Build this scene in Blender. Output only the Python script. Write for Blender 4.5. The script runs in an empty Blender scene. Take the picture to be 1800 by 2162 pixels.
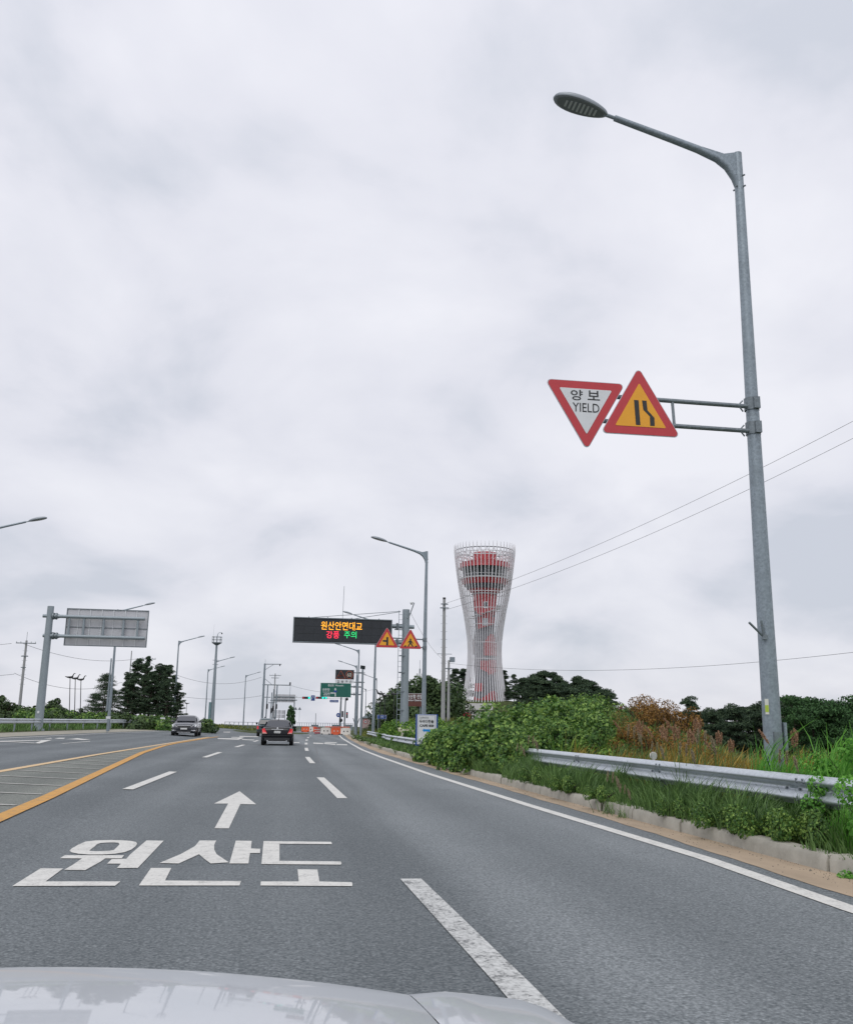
import bpy, bmesh, math, random
import numpy as np
from mathutils import Vector, Matrix
from mathutils.geometry import tessellate_polygon

random.seed(7)
RNG = np.random.default_rng(11)
SC = bpy.context.scene
COL = SC.collection
R = math.radians

# ------------------------------------------------------------------ camera
CAM_H = 1.2                      # phone held behind the windscreen of a car
FPX = 2000.0                     # focal length in pixels of the 1800 px wide photograph
PITCH, YAW, ROLL = math.atan(453/FPX), math.atan(.1479), R(.86)
r0 = np.array([math.cos(YAW), -math.sin(YAW), 0])
fw = np.array([math.sin(YAW)*math.cos(PITCH), math.cos(YAW)*math.cos(PITCH), math.sin(PITCH)])
u0 = np.cross(r0, fw)
rt = math.cos(ROLL)*r0+math.sin(ROLL)*u0
up = math.cos(ROLL)*u0-math.sin(ROLL)*r0
cam = bpy.data.cameras.new('camera')
cam.sensor_fit = 'HORIZONTAL'; cam.sensor_width = 36; cam.lens = FPX/1800*36
cam.clip_start = .05; cam.clip_end = 8000
camo = bpy.data.objects.new('camera', cam); COL.objects.link(camo)
mw = Matrix.Identity(4)
for i in range(3):
    mw[i][0] = rt[i]; mw[i][1] = up[i]; mw[i][2] = -fw[i]
mw[2][3] = CAM_H
camo.matrix_world = mw
SC.camera = camo

# ------------------------------------------------------------------ sky and light
SUN_EL, SUN_AZ = R(58), R(205)
w = bpy.data.worlds.new('World'); SC.world = w; w.use_nodes = True
nt = w.node_tree; nt.nodes.clear()
def N(t, tree=None, **kw):
    n = (tree or nt).nodes.new(t)
    for k, v in kw.items(): setattr(n, k, v)
    return n
out = N('ShaderNodeOutputWorld'); bg = N('ShaderNodeBackground'); bg.inputs[1].default_value = .1
sky = N('ShaderNodeTexSky'); sky.sky_type = 'NISHITA'; sky.sun_disc = False
sky.sun_elevation = SUN_EL; sky.sun_rotation = SUN_AZ
tc = N('ShaderNodeTexCoord'); sep = N('ShaderNodeSeparateXYZ'); nt.links.new(tc.outputs['Generated'], sep.inputs[0])
def M_(op, a, b=None, tree=None):
    n = N('ShaderNodeMath', tree, operation=op)
    for i, q in enumerate((a, b)):
        if q is None: continue
        if isinstance(q, (int, float)): n.inputs[i].default_value = q
        else: (tree or nt).links.new(q, n.inputs[i])
    return n.outputs[0]
zc = M_('MAXIMUM', sep.outputs[2], 0.0)
den = M_('ADD', zc, .42)
cmb = N('ShaderNodeCombineXYZ')
nt.links.new(M_('DIVIDE', sep.outputs[0], den), cmb.inputs[0]); nt.links.new(M_('DIVIDE', sep.outputs[1], den), cmb.inputs[1])
def noise(scale, det, rough, vec, tree=None, dist=0.0):
    n = N('ShaderNodeTexNoise', tree); n.inputs['Scale'].default_value = scale; n.inputs['Detail'].default_value = det
    n.inputs['Roughness'].default_value = rough; n.inputs['Distortion'].default_value = dist
    if vec is not None: (tree or nt).links.new(vec, n.inputs['Vector'])
    return n.outputs['Fac']
n1 = noise(2.6, 8, .5, cmb.outputs[0], dist=.25)
n2 = noise(.9, 3, .5, cmb.outputs[0])
cl = M_('ADD', M_('MULTIPLY', n1, .62), M_('MULTIPLY', n2, .38))
ramp = N('ShaderNodeValToRGB'); nt.links.new(cl, ramp.inputs[0])
ramp.color_ramp.elements[0].position = .405; ramp.color_ramp.elements[0].color = (.61, .638, .715, 1)
ramp.color_ramp.elements[1].position = .585; ramp.color_ramp.elements[1].color = (.86, .862, .918, 1)
e = ramp.color_ramp.elements.new(.48); e.color = (.755, .762, .832, 1)
grad = M_('ADD', M_('MULTIPLY', zc, 2.0), 9.95)         # overcast: a little brighter towards the zenith
cmul = N('ShaderNodeVectorMath', operation='SCALE'); nt.links.new(ramp.outputs[0], cmul.inputs[0]); nt.links.new(grad, cmul.inputs['Scale'])
mix = N('ShaderNodeMix'); mix.data_type = 'RGBA'; mix.inputs['Factor'].default_value = .93
nt.links.new(sky.outputs[0], mix.inputs['A']); nt.links.new(cmul.outputs[0], mix.inputs['B'])
nt.links.new(mix.outputs['Result'], bg.inputs[0]); nt.links.new(bg.outputs[0], out.inputs[0])

sl = bpy.data.lights.new('sun', 'SUN'); sl.energy = 1.3; sl.angle = R(40); sl.color = (1, .97, .92)
so = bpy.data.objects.new('sun', sl); COL.objects.link(so)
sd = Vector((math.sin(SUN_AZ)*math.cos(SUN_EL), math.cos(SUN_AZ)*math.cos(SUN_EL), math.sin(SUN_EL)))
so.rotation_euler = sd.to_track_quat('Z', 'Y').to_euler(); so.location = (0, 0, 60)
SC.view_settings.view_transform = 'Standard'; SC.view_settings.look = 'None'
SC.view_settings.exposure = 0.0; SC.view_settings.gamma = 1.0
SC.cycles.max_bounces = 6; SC.cycles.transparent_max_bounces = 8

# ------------------------------------------------------------------ plan of the place
def sst(a, b, x):
    t = np.clip((np.asarray(x, float)-a)/(b-a), 0, 1); return t*t*(3-2*t)
def ray(px, py): return fw+(px-900)/FPX*rt+(1081-py)/FPX*up
def at(px, py, Y):               # photograph pixel + distance along the road -> a point of the place
    d = ray(px, py); p = d*(Y/d[1]); return Vector((p[0], p[1], p[2]+CAM_H))
def zroad(x, y):                 # the carriageway is banked up to the left
    d = np.clip(-2.2-np.asarray(x, float), 0, 24)
    return .033*d+.30*sst(55, 120, y)*sst(2.6, 9, -np.asarray(x, float))
def gnd(px, py):
    d = ray(px, py); z = 0.0
    for i in range(40):
        k = (z-CAM_H)/d[2]; z = .5*z+.5*float(zroad(d[0]*k, d[1]*k))
    return Vector((d[0]*k, d[1]*k, z))
KY = [-60, 20, 32, 40, 51, 59, 90, 130, 160, 200, 260, 400, 4000]
KX = [4.85, 4.83, 4.9, 4.95, 5.26, 5.5, 6.8, 8.95, 10.8, 13, 16, 20, 20]
def xr(y): return np.interp(y, KY, KX)
LY = [-60, 20, 60, 70, 89, 105, 118, 123, 128, 142, 150, 200, 400, 4000]
LX = [-16.6, -16.4, -16.1, -15.9, -14.1, -12, -10.6, -14, -30, -30, -4, -3, -3, -3]
def xl(y): return np.interp(y, LY, LX)
BY = [-60, 4, 10, 14, 18, 25, 40, 60, 90, 130, 4000]
BZ = [.1, .12, .15, .25, .7, 1.15, 1.0, .6, .4, .2, 0]
def hnoise(x, y):
    return .5*np.sin(x*.55+.3*y)*np.sin(y*.37-.2*x)+.5*np.sin(x*.21-y*.13+1.7)
def ground_z(x, y):
    x = np.asarray(x, float); y = np.asarray(y, float)
    a, b = xl(y), xr(y)
    t = x-b; s = a-x
    far = -5*sst(190, 420, y)
    zl = zroad(a, y)*(1-sst(60, 300, s))+.03+.10*sst(0, 2, s)+.06*hnoise(x, y)*sst(.5, 3, s)+.5*sst(3, 14, s)*sst(150, 90, y)+.5*sst(0, 6, s)*sst(146, 156, y)
    zr = .12+.10*sst(.15, 1.4, t)+np.interp(y, BY, BZ)*sst(1.9, 6.5, t)*(1+.12*hnoise(x, y))*np.where(y < 70, sst(.50, .38, x/np.maximum(y, 1)), 1)+.05*hnoise(x*2, y*2)*sst(.5, 2, t)
    zr = zr-np.interp(y, [-60, 60, 90, 112, 130], [4, 5, 4, 1, 0])*np.maximum(sst(11, 30, t), np.where((y < 70) & (y > 14), sst(.46, .75, x/np.maximum(y, 1))*sst(4, 9, t)*.8, 0))
    zr = zr+4.7*np.exp(-(np.maximum(np.hypot(x-31, (y-143)*.95)-4, 0)**2)/(2*6.5**2))*sst(1, 8, t)
    zr = zr+1.2*np.exp(-((x-16)**2+(y-100)**2)/(2*9.**2))*sst(1, 6, t)
    z = np.where(t > 0, zr, np.where(s > 0, zl, zroad(x, y)-.15))
    return z+far
def gz(x, y): return float(ground_z(x, y))
def below(px, Y):                # ground point at distance Y in the column of a photograph pixel
    x = 0.0; py = 1532.0
    for i in range(30):
        p = at(px, py, Y); z = gz(p.x, Y)
        py += (p.z-z)*FPX/Y*.8
    return Vector((p.x, Y, z))

# ------------------------------------------------------------------ helpers
class MB:
    def __init__(s): s.v = []; s.f = []
    def add(s, vs, fs):
        n = len(s.v); s.v += [tuple(v) for v in vs]; s.f += [tuple(i+n for i in f) for f in fs]; return s
    def box(s, c, d, rz=0.0, M=None):
        x, y, z = d[0]/2, d[1]/2, d[2]/2
        vs = [Vector(q) for q in ((-x,-y,-z),(x,-y,-z),(x,y,-z),(-x,y,-z),(-x,-y,z),(x,-y,z),(x,y,z),(-x,y,z))]
        m = Matrix.Rotation(rz, 3, 'Z') if M is None else M
        return s.add([m @ q+Vector(c) for q in vs], [(0,3,2,1),(4,5,6,7),(0,1,5,4),(1,2,6,5),(2,3,7,6),(3,0,4,7)])
    def cyl(s, p0, p1, ra, rb=None, n=12, cap=True): return s.tube([p0, p1], [ra, ra if rb is None else rb], n, cap)
    def tube(s, pts, rad, n=8, cap=True):
        pts = [Vector(p) for p in pts]; k = len(pts)
        if isinstance(rad, (int, float)): rad = [rad]*k
        base = len(s.v); ref = None
        for i, p in enumerate(pts):
            d = (pts[min(i+1, k-1)]-pts[max(i-1, 0)]).normalized()
            if ref is None: ref = d.orthogonal().normalized()
            ref = (ref-d*ref.dot(d)).normalized(); b = d.cross(ref)
            for j in range(n):
                a = 2*math.pi*j/n; s.v.append(tuple(p+(ref*math.cos(a)+b*math.sin(a))*rad[i]))
        for i in range(k-1):
            for j in range(n):
                a = base+i*n+j; c = base+i*n+(j+1) % n; s.f.append((a, c, c+n, a+n))
        if cap:
            s.f.append(tuple(base+j for j in range(n))[::-1]); s.f.append(tuple(base+(k-1)*n+j for j in range(n)))
        return s
    def prism(s, pts, ext):      # planar outline (may be concave) pushed along ext
        pts = [Vector(p) for p in pts]; ext = Vector(ext); n = len(pts)
        tr = tessellate_polygon([pts])
        a, b, c = tr[0]
        nn = (pts[b]-pts[a]).cross(pts[c]-pts[a])
        flip = nn.dot(ext) < 0
        vs = pts+[p+ext for p in pts]
        fs = []
        for t in tr:
            t = tuple(t) if not flip else tuple(t)[::-1]
            fs.append(tuple(i+n for i in t)); fs.append(t[::-1])
        ar = sum((pts[i].cross(pts[(i+1) % n])).dot(ext) for i in range(n))
        for i in range(n):
            j = (i+1) % n
            q = (i, j, j+n, i+n); fs.append(q if ar > 0 else q[::-1])
        return s.add(vs, fs)
    def sheet(s, pts):
        pts = [Vector(p) for p in pts]
        fs = []
        for t in tessellate_polygon([pts]):
            a, b, c = (pts[i] for i in t)
            fs.append(tuple(t) if (b-a).cross(c-a).z >= 0 else tuple(t)[::-1])
        return s.add(pts, fs)
    def ball(s, c, rx, ry, rz, nu=12, nv=8, M=None, v0=-90, v1=90):
        c = Vector(c); base = len(s.v); M = M or Matrix.Identity(3)
        for i in range(nv+1):
            la = R(v0+(v1-v0)*i/nv)
            for j in range(nu):
                lo = 2*math.pi*j/nu
                s.v.append(tuple(c+M @ Vector((rx*math.cos(la)*math.cos(lo), ry*math.cos(la)*math.sin(lo), rz*math.sin(la)))))
        for i in range(nv):
            for j in range(nu):
                a = base+i*nu+j; b = base+i*nu+(j+1) % nu; s.f.append((a, b, b+nu, a+nu))
        s.f.append(tuple(base+j for j in range(nu))[::-1]); s.f.append(tuple(base+nv*nu+j for j in range(nu)))
        return s
    def lathe(s, prof, c=(0,0,0), n=24):
        base = len(s.v); c = Vector(c)
        for r_, z in prof:
            for j in range(n):
                a = 2*math.pi*j/n; s.v.append((c.x+r_*math.cos(a), c.y+r_*math.sin(a), c.z+z))
        for i in range(len(prof)-1):
            for j in range(n):
                a = base+i*n+j; b = base+i*n+(j+1) % n; s.f.append((a, b, b+n, a+n))
        return s
    def mesh(s, name, sharp=35):
        me = bpy.data.meshes.new(name); me.from_pydata(s.v, [], s.f); me.validate(); me.update()
        me.shade_smooth(); me.set_sharp_from_angle(angle=R(sharp))
        return me
    def build(s, name, mat, parent=None, world=False, sharp=35):
        if world and parent is not None:
            o = parent.location; s.v = [(a-o.x, b-o.y, c-o.z) for a, b, c in s.v]
        return link(name, s.mesh(name, sharp), mat, parent)
def link(name, me, mat, parent=None):
    ob = bpy.data.objects.new(name, me); COL.objects.link(ob)
    if mat is not None:
        me.materials.clear(); me.materials.append(mat)
    if parent is not None: ob.parent = parent
    return ob
def tag(o, label, cat, group=None):
    o['label'] = label; o['category'] = cat
    if group: o['group'] = group
    return o
def thing(name, label, cat, loc=(0,0,0), rz=0.0, group=None):
    o = bpy.data.objects.new(name, None); COL.objects.link(o); o.empty_display_size = .2
    o.location = loc; o.rotation_euler = (0, 0, rz)
    return tag(o, label, cat, group)
def struct(o, kind='structure'): o['kind'] = kind; return o
def copy_tree(o, loc=None, rz=None, label=None, parent=None, scale=None):
    c = o.copy(); COL.objects.link(c); c.parent = parent
    if parent is None:
        if loc is not None: c.location = loc
        if rz is not None: c.rotation_euler = (0, 0, rz)
        if scale is not None: c.scale = (scale,)*3 if isinstance(scale, (int, float)) else scale
        if label: c['label'] = label
    for ch in list(o.children): copy_tree(ch, parent=c)
    return c
def fast_quads(name, V, F):
    me = bpy.data.meshes.new(name); V = np.asarray(V, np.float32); F = np.asarray(F, np.int32)
    me.vertices.add(len(V)); me.vertices.foreach_set('co', V.ravel())
    me.loops.add(F.size); me.loops.foreach_set('vertex_index', F.ravel())
    me.polygons.add(len(F)); me.polygons.foreach_set('loop_start', np.arange(0, F.size, F.shape[1], dtype=np.int32))
    me.update(calc_edges=True); return me
_tc = {}
def text_mesh(body, bold=0.0):
    k = (body, bold)
    if k in _tc: return _tc[k]
    cu = bpy.data.curves.new('lettering', 'FONT'); cu.body = body; cu.size = 1; cu.offset = bold; cu.resolution_u = 3
    ob = bpy.data.objects.new('lettering', cu); COL.objects.link(ob)
    me = bpy.data.meshes.new_from_object(ob)
    vs = np.array([v.co for v in me.vertices]); fs = [tuple(p.vertices) for p in me.polygons]
    bpy.data.objects.remove(ob); bpy.data.curves.remove(cu); bpy.data.meshes.remove(me)
    vs = vs[:, :2]-vs[:, :2].min(0); vs = vs/vs.max(0)
    _tc[k] = (vs, fs); return _tc[k]
def text(body, x0, z0, x1, z1, y, mat, parent, bold=0.0, world=True, name='lettering'):
    vs, fs = text_mesh(body, bold)
    o = parent.location if world and parent is not None else Vector((0, 0, 0))
    if parent is not None and world and parent.parent is not None: o = o+parent.parent.location
    V = [(x0+(x1-x0)*a-o.x, y-o.y, z0+(z1-z0)*b-o.z) for a, b in vs]
    me = bpy.data.meshes.new(name); me.from_pydata(V, [], fs); me.update()
    return link(name, me, mat, parent)

# ------------------------------------------------------------------ materials
def principled(name):
    m = bpy.data.materials.new(name); m.use_nodes = True
    return m, m.node_tree, m.node_tree.nodes['Principled BSDF']
def mat(name, col, rough=.6, metal=0.0, var=.12, scale=6.0, bump=0.0, spec=.5, coat=0.0, fine=None, emit=0.0, stretch=None):
    m, t, b = principled(name)
    b.inputs['Roughness'].default_value = rough; b.inputs['Metallic'].default_value = metal
    b.inputs['Specular IOR Level'].default_value = spec; b.inputs['Coat Weight'].default_value = coat
    c = tuple(col)+(1,)
    tcn = N('ShaderNodeTexCoord', t); vec = tcn.outputs['Object']
    if stretch:
        mp = N('ShaderNodeMapping', t); mp.inputs['Scale'].default_value = stretch; t.links.new(vec, mp.inputs[0]); vec = mp.outputs[0]
    nf = noise(scale, 5, .6, vec, t)
    hs = N('ShaderNodeHueSaturation', t); hs.inputs['Color'].default_value = c
    mr = N('ShaderNodeMapRange', t); mr.inputs[1].default_value = .25; mr.inputs[2].default_value = .75
    mr.inputs[3].default_value = 1-var; mr.inputs[4].default_value = 1+var
    t.links.new(nf, mr.inputs[0]); t.links.new(mr.outputs[0], hs.inputs['Value']); t.links.new(hs.outputs[0], b.inputs['Base Color'])
    if bump:
        bn = N('ShaderNodeBump', t); bn.inputs['Strength'].default_value = .6; bn.inputs['Distance'].default_value = bump
        nb = noise(scale*(fine or 4), 4, .6, vec, t); t.links.new(nb, bn.inputs['Height']); t.links.new(bn.outputs[0], b.inputs['Normal'])
    if emit:
        b.inputs['Emission Color'].default_value = c; b.inputs['Emission Strength'].default_value = emit
    return m
def leafmat(name, dark, light, trans=.3, rough=.55, posvar=.7, mid=None):
    m, t, b = principled(name)
    geo = N('ShaderNodeNewGeometry', t); tcn = N('ShaderNodeTexCoord', t)
    nz = noise(posvar, 3, .6, geo.outputs['Position'], t)
    f = M_('ADD', M_('MULTIPLY', geo.outputs['Random Per Island'], .55, t), M_('MULTIPLY', nz, .75, t), t)
    rp = N('ShaderNodeValToRGB', t); t.links.new(f, rp.inputs[0])
    rp.color_ramp.elements[0].position = .25; rp.color_ramp.elements[0].color = tuple(dark)+(1,)
    rp.color_ramp.elements[1].position = 1.0; rp.color_ramp.elements[1].color = tuple(light)+(1,)
    if mid: e_ = rp.color_ramp.elements.new(.62); e_.color = tuple(mid)+(1,)
    t.links.new(rp.outputs[0], b.inputs['Base Color']); b.inputs['Roughness'].default_value = rough
    b.inputs['Specular IOR Level'].default_value = .3
    tr = N('ShaderNodeBsdfTranslucent', t); t.links.new(rp.outputs[0], tr.inputs[0])
    mx = N('ShaderNodeMixShader', t); mx.inputs[0].default_value = trans
    t.links.new(b.outputs[0], mx.inputs[1]); t.links.new(tr.outputs[0], mx.inputs[2])
    t.links.new(mx.outputs[0], t.nodes['Material Output'].inputs[0])
    return m
def asphalt(name='asphalt', tint=(1, 1, 1)):
    m, t, b = principled(name)
    geo = N('ShaderNodeNewGeometry', t); P = geo.outputs['Position']
    mp = N('ShaderNodeMapping', t); mp.inputs['Scale'].default_value = (.9, .035, 1); t.links.new(P, mp.inputs[0])
    streak = noise(1.0, 4, .6, mp.outputs[0], t)
    patch = noise(.22, 4, .55, P, t)
    grain = noise(42, 3, .75, P, t); lump = noise(15, 3, .7, P, t)
    vor = N('ShaderNodeTexVoronoi', t); vor.inputs['Scale'].default_value = 55; t.links.new(P, vor.inputs['Vector'])
    v = M_('ADD', M_('MULTIPLY', streak, .34, t), M_('MULTIPLY', patch, .26, t), t)
    v = M_('ADD', v, M_('MULTIPLY', M_('SUBTRACT', grain, .5, t), 1.3, t), t)
    v = M_('ADD', v, M_('MULTIPLY', M_('SUBTRACT', vor.outputs['Distance'], .4, t), -.35, t), t)
    v = M_('ADD', v, M_('MULTIPLY', M_('SUBTRACT', lump, .5, t), .42, t), t)
    # two paving widths meet along a joint right of the lane line; tyres have polished tracks into each lane; old oil spots
    sx = N('ShaderNodeSeparateXYZ', t); t.links.new(P, sx.inputs[0])
    wob = M_('MULTIPLY', M_('SUBTRACT', streak, .5, t), .8, t)
    jn = N('ShaderNodeMapRange', t, interpolation_type='SMOOTHSTEP'); jn.inputs[1].default_value = 1.2; jn.inputs[2].default_value = 1.75; jn.inputs[3].default_value = -.045; jn.inputs[4].default_value = .055
    t.links.new(M_('ADD', sx.outputs[0], wob, t), jn.inputs[0]); v = M_('ADD', v, jn.outputs[0], t)
    tr_ = M_('MULTIPLY', M_('COSINE', M_('MULTIPLY', M_('ADD', sx.outputs[0], M_('MULTIPLY', wob, .5, t), t), 3.49, t), None, t), .045, t); v = M_('ADD', v, tr_, t)
    oil = N('ShaderNodeMapRange', t); oil.inputs[1].default_value = .62; oil.inputs[2].default_value = .78; oil.inputs[3].default_value = 0; oil.inputs[4].default_value = -.16
    t.links.new(noise(.75, 5, .62, P, t), oil.inputs[0]); v = M_('ADD', v, oil.outputs[0], t)
    rp = N('ShaderNodeValToRGB', t); t.links.new(v, rp.inputs[0])
    rp.color_ramp.elements[0].position = 0.0; rp.color_ramp.elements[0].color = (.050, .062, .069, 1)
    rp.color_ramp.elements[1].position = .75; rp.color_ramp.elements[1].color = (.30, .325, .338, 1)
    e = rp.color_ramp.elements.new(.32); e.color = (.130, .147, .156, 1)
    for e in rp.color_ramp.elements: e.color = tuple(c*q for c, q in zip(e.color[:3], tint))+(1,)
    t.links.new(rp.outputs[0], b.inputs['Base Color']); b.inputs['Roughness'].default_value = .72; b.inputs['Specular IOR Level'].default_value = .45
    bn = N('ShaderNodeBump', t); bn.inputs['Strength'].default_value = .7; bn.inputs['Distance'].default_value = .006
    t.links.new(M_('ADD', grain, M_('MULTIPLY', vor.outputs['Distance'], -.6, t), t), bn.inputs['Height']); t.links.new(bn.outputs[0], b.inputs['Normal'])
    return m
def roadpaint(name, col, worn):
    m, t, b = principled(name)
    geo = N('ShaderNodeNewGeometry', t); P = geo.outputs['Position']
    a = noise(7, 5, .7, P, t); g = noise(45, 3, .7, P, t)
    f = M_('ADD', M_('MULTIPLY', a, .6, t), M_('MULTIPLY', g, .6, t), t)
    rp = N('ShaderNodeValToRGB', t); t.links.new(f, rp.inputs[0])
    k = .36+worn*.18
    rp.color_ramp.elements[0].position = k; rp.color_ramp.elements[0].color = (.16, .165, .165, 1)
    rp.color_ramp.elements[1].position = k+.22; rp.color_ramp.elements[1].color = tuple(col)+(1,)
    e = rp.color_ramp.elements.new(k+.07); e.color = tuple(.72*q+.02 for q in col)+(1,)
    t.links.new(rp.outputs[0], b.inputs['Base Color']); b.inputs['Roughness'].default_value = .7
    bn = N('ShaderNodeBump', t); bn.inputs['Distance'].default_value = .003; t.links.new(g, bn.inputs['Height']); t.links.new(bn.outputs[0], b.inputs['Normal'])
    return m
def galv(name, col, metal=.45, rough=.45, rng=.22):
    m, t, b = principled(name)
    tcn = N('ShaderNodeTexCoord', t); P = tcn.outputs['Object']
    vor = N('ShaderNodeTexVoronoi', t); vor.inputs['Scale'].default_value = 38; t.links.new(P, vor.inputs['Vector'])
    sepc = N('ShaderNodeSeparateColor', t); t.links.new(vor.outputs['Color'], sepc.inputs[0])
    big = noise(2.2, 5, .65, P, t)
    f = M_('ADD', M_('MULTIPLY', M_('SUBTRACT', sepc.outputs[0], .5, t), rng*1.2, t), M_('MULTIPLY', M_('SUBTRACT', big, .5, t), rng*2.6, t), t)
    hs = N('ShaderNodeHueSaturation', t); hs.inputs['Color'].default_value = tuple(col)+(1,)
    t.links.new(M_('ADD', f, 1.0, t), hs.inputs['Value']); t.links.new(hs.outputs[0], b.inputs['Base Color'])
    b.inputs['Metallic'].default_value = metal; b.inputs['Roughness'].default_value = rough
    t.links.new(M_('ADD', M_('MULTIPLY', sepc.outputs[1], .2, t), rough-.1, t), b.inputs['Roughness'])
    return m
m_asphalt = asphalt(); m_asphalt_tan = asphalt('tan_asphalt', (1.28, 1.2, 1.0))
m_white = roadpaint('white_road_paint', (.60, .595, .565), .32)
m_white_worn = roadpaint('worn_white_road_paint', (.55, .56, .55), .85)
m_yellow = roadpaint('yellow_road_paint', (.56, .285, .05), .45)
m_yellow_pale = roadpaint('faded_yellow_road_paint', (.62, .44, .24), .3)
m_hatch = roadpaint('faded_hatch_paint', (.40, .40, .37), .5)
m_sand = mat('sandy_gutter', (.35, .275, .20), .9, var=.22, scale=2.2, bump=.006, fine=20, spec=.2, stretch=(1, .35, 1))
m_sandl = mat('dusty_shoulder', (.30, .285, .24), .9, var=.2, scale=1.5, bump=.006, fine=20, spec=.2)
m_kerb = mat('kerb_concrete', (.36, .345, .30), .85, var=.25, scale=3.5, bump=.008, fine=10, spec=.25)
m_soil = mat('verge_soil', (.055, .07, .025), .95, var=.5, scale=.8, bump=.05, spec=.15)
m_galv = galv('galvanised_steel', (.255, .30, .335))
m_galvd = galv('dark_galvanised_steel', (.19, .22, .24), .4, .5)
m_rail = galv('guardrail_steel', (.52, .56, .60), .55, .38, .14)
m_pole = galv('painted_pole', (.27, .315, .345), .2, .5, .12)
m_red = mat('sign_red', (.50, .035, .045), .45, var=.06, coat=.2)
m_amber = mat('sign_amber', (.80, .36, .012), .45, var=.05, coat=.2)
m_swhite = mat('sign_white', (.66, .68, .70), .45, var=.05, coat=.2)
m_sgrey = mat('sign_grey_white', (.50, .53, .57), .45, var=.05, coat=.2)
m_black = mat('matt_black', (.025, .027, .03), .6, var=.15)
m_green = mat('sign_green', (.004, .115, .085), .45, var=.06, coat=.2)
m_blue = mat('sign_blue', (.01, .06, .27), .45, var=.06, coat=.2)
m_cyan = mat('arrow_blue', (.01, .24, .62), .45, var=.04)
m_brown = mat('sign_brown', (.09, .03, .022), .5, var=.06)
m_back = mat('sign_back_aluminium', (.53, .535, .56), .5, .3, var=.07, scale=2)
m_board = mat('display_black', (.02, .024, .03), .45, var=.2, scale=3)
m_ledy = mat('led_amber', (1.0, .42, .02), .5, var=.03, emit=1.3)
m_ledr = mat('led_red', (1.0, .03, .08), .5, var=.03, emit=1.2)
m_ledg = mat('led_green', (.02, .75, .2), .5, var=.03, emit=.9)
m_ledo = mat('led_dim_orange', (.62, .13, .05), .5, var=.03, emit=.25)
m_ledw = mat('led_dim_white', (.75, .68, .6), .5, var=.03, emit=.45)
m_sig = mat('signal_green', (.0, .85, .6), .4, var=.02, emit=1.6)
m_conc = mat('pole_concrete', (.33, .335, .34), .85, var=.12, scale=3, bump=.004)
m_cable = mat('cable_black', (.03, .032, .036), .7, var=.05)
m_cablel = mat('cable_grey', (.16, .165, .175), .7, var=.05)
m_orange = mat('orange_plastic', (.66, .10, .025), .45, var=.12, scale=3)
m_pwhite = mat('white_plastic', (.66, .64, .60), .5, var=.10, scale=3)
m_twhite = mat('tower_white_steel', (.74, .74, .77), .45, var=.04, scale=1)
m_tred = mat('tower_red_cladding', (.42, .035, .045), .45, var=.10, scale=.8)
m_tdark = mat('tower_dark_steel', (.07, .075, .09), .5, var=.1)
m_tgrey = mat('tower_core_grey', (.15, .15, .175), .6, var=.08, scale=.8)
m_glass = mat('dark_glass', (.03, .042, .05), .08, var=.1, spec=.8)
m_bwall = mat('white_render', (.66, .65, .65), .7, var=.06, scale=1)
m_roof = mat('slate_roof', (.09, .12, .13), .6, var=.12, scale=2)
m_bark = mat('bark', (.055, .042, .032), .9, var=.35, scale=9, bump=.02)
m_car = mat('black_car_paint', (.005, .006, .009), .25, var=.1, coat=.12, spec=.3)
m_carglass = mat('car_glass', (.012, .016, .026), .08, var=.05, spec=.6, coat=.2)
m_rubber = mat('rubber', (.015, .015, .016), .85, var=.1)
m_chrome = mat('chrome', (.75, .76, .78), .18, .9, var=.03)
m_tail = mat('tail_light_red', (.62, .03, .05), .2, var=.1, coat=.8)
m_tailon = mat('lit_tail_light', (.72, .05, .06), .25, var=.15, scale=20, emit=.12)
m_lamp = mat('headlight_lens', (.70, .72, .75), .12, var=.05, coat=.8)
m_plate = mat('number_plate', (.68, .69, .68), .4, var=.04)
m_hood = mat('pale_silver_paint', (.50, .525, .56), .36, .2, var=.015, scale=1.5, coat=.5)
m_teal = mat('teal_car_paint', (.01, .045, .055), .2, var=.1, coat=1.0)
m_earth = mat('red_earth', (.19, .075, .04), .95, var=.3, scale=2, bump=.04)
m_lens = mat('lamp_lens', (.16, .18, .19), .35, var=.1)
m_headshell = mat('lamp_head_shell', (.27, .30, .33), .4, .2, var=.06, scale=5)
m_ledbar = mat('led_module', (.50, .53, .54), .35, var=.05)
L_kudzu = leafmat('kudzu_leaf', (.008, .026, .010), (.32, .47, .11), posvar=1.8, mid=(.075, .175, .036))  # wide ramp paints lit leaf tips and the shade between leaves
L_bright = leafmat('bright_leaf', (.02, .07, .015), (.34, .50, .08), posvar=1.8, mid=(.11, .25, .04))
L_reflgreen = leafmat('reflection_green_leaf', (.04, .17, .025), (.24, .56, .09), .45, posvar=2.0)  # bright green of a window reflection put into the leaf colour
L_grass = leafmat('verge_grass', (.018, .055, .018), (.20, .34, .10), .3, posvar=1.5)
L_meadow = leafmat('meadow_grass', (.05, .09, .02), (.24, .25, .06), .3)
L_brown = leafmat('brown_shrub_leaf', (.045, .032, .012), (.46, .25, .06), posvar=1.6, mid=(.19, .10, .026))
L_russet = leafmat('russet_leaf', (.035, .018, .014), (.21, .085, .05), posvar=1.2)
L_olive = leafmat('amber_grass', (.07, .07, .018), (.52, .36, .08), .35, mid=(.27, .19, .035))
L_pine = leafmat('pine_needles', (.012, .028, .020), (.10, .15, .075), .2, .7, 1.3, (.045, .080, .044))
L_pineg = leafmat('green_pine_needles', (.016, .044, .02), (.09, .20, .065), .2, .7)
L_dark = leafmat('dark_hedge_leaf', (.012, .034, .016), (.10, .16, .055), .2, posvar=1.0)
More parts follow.
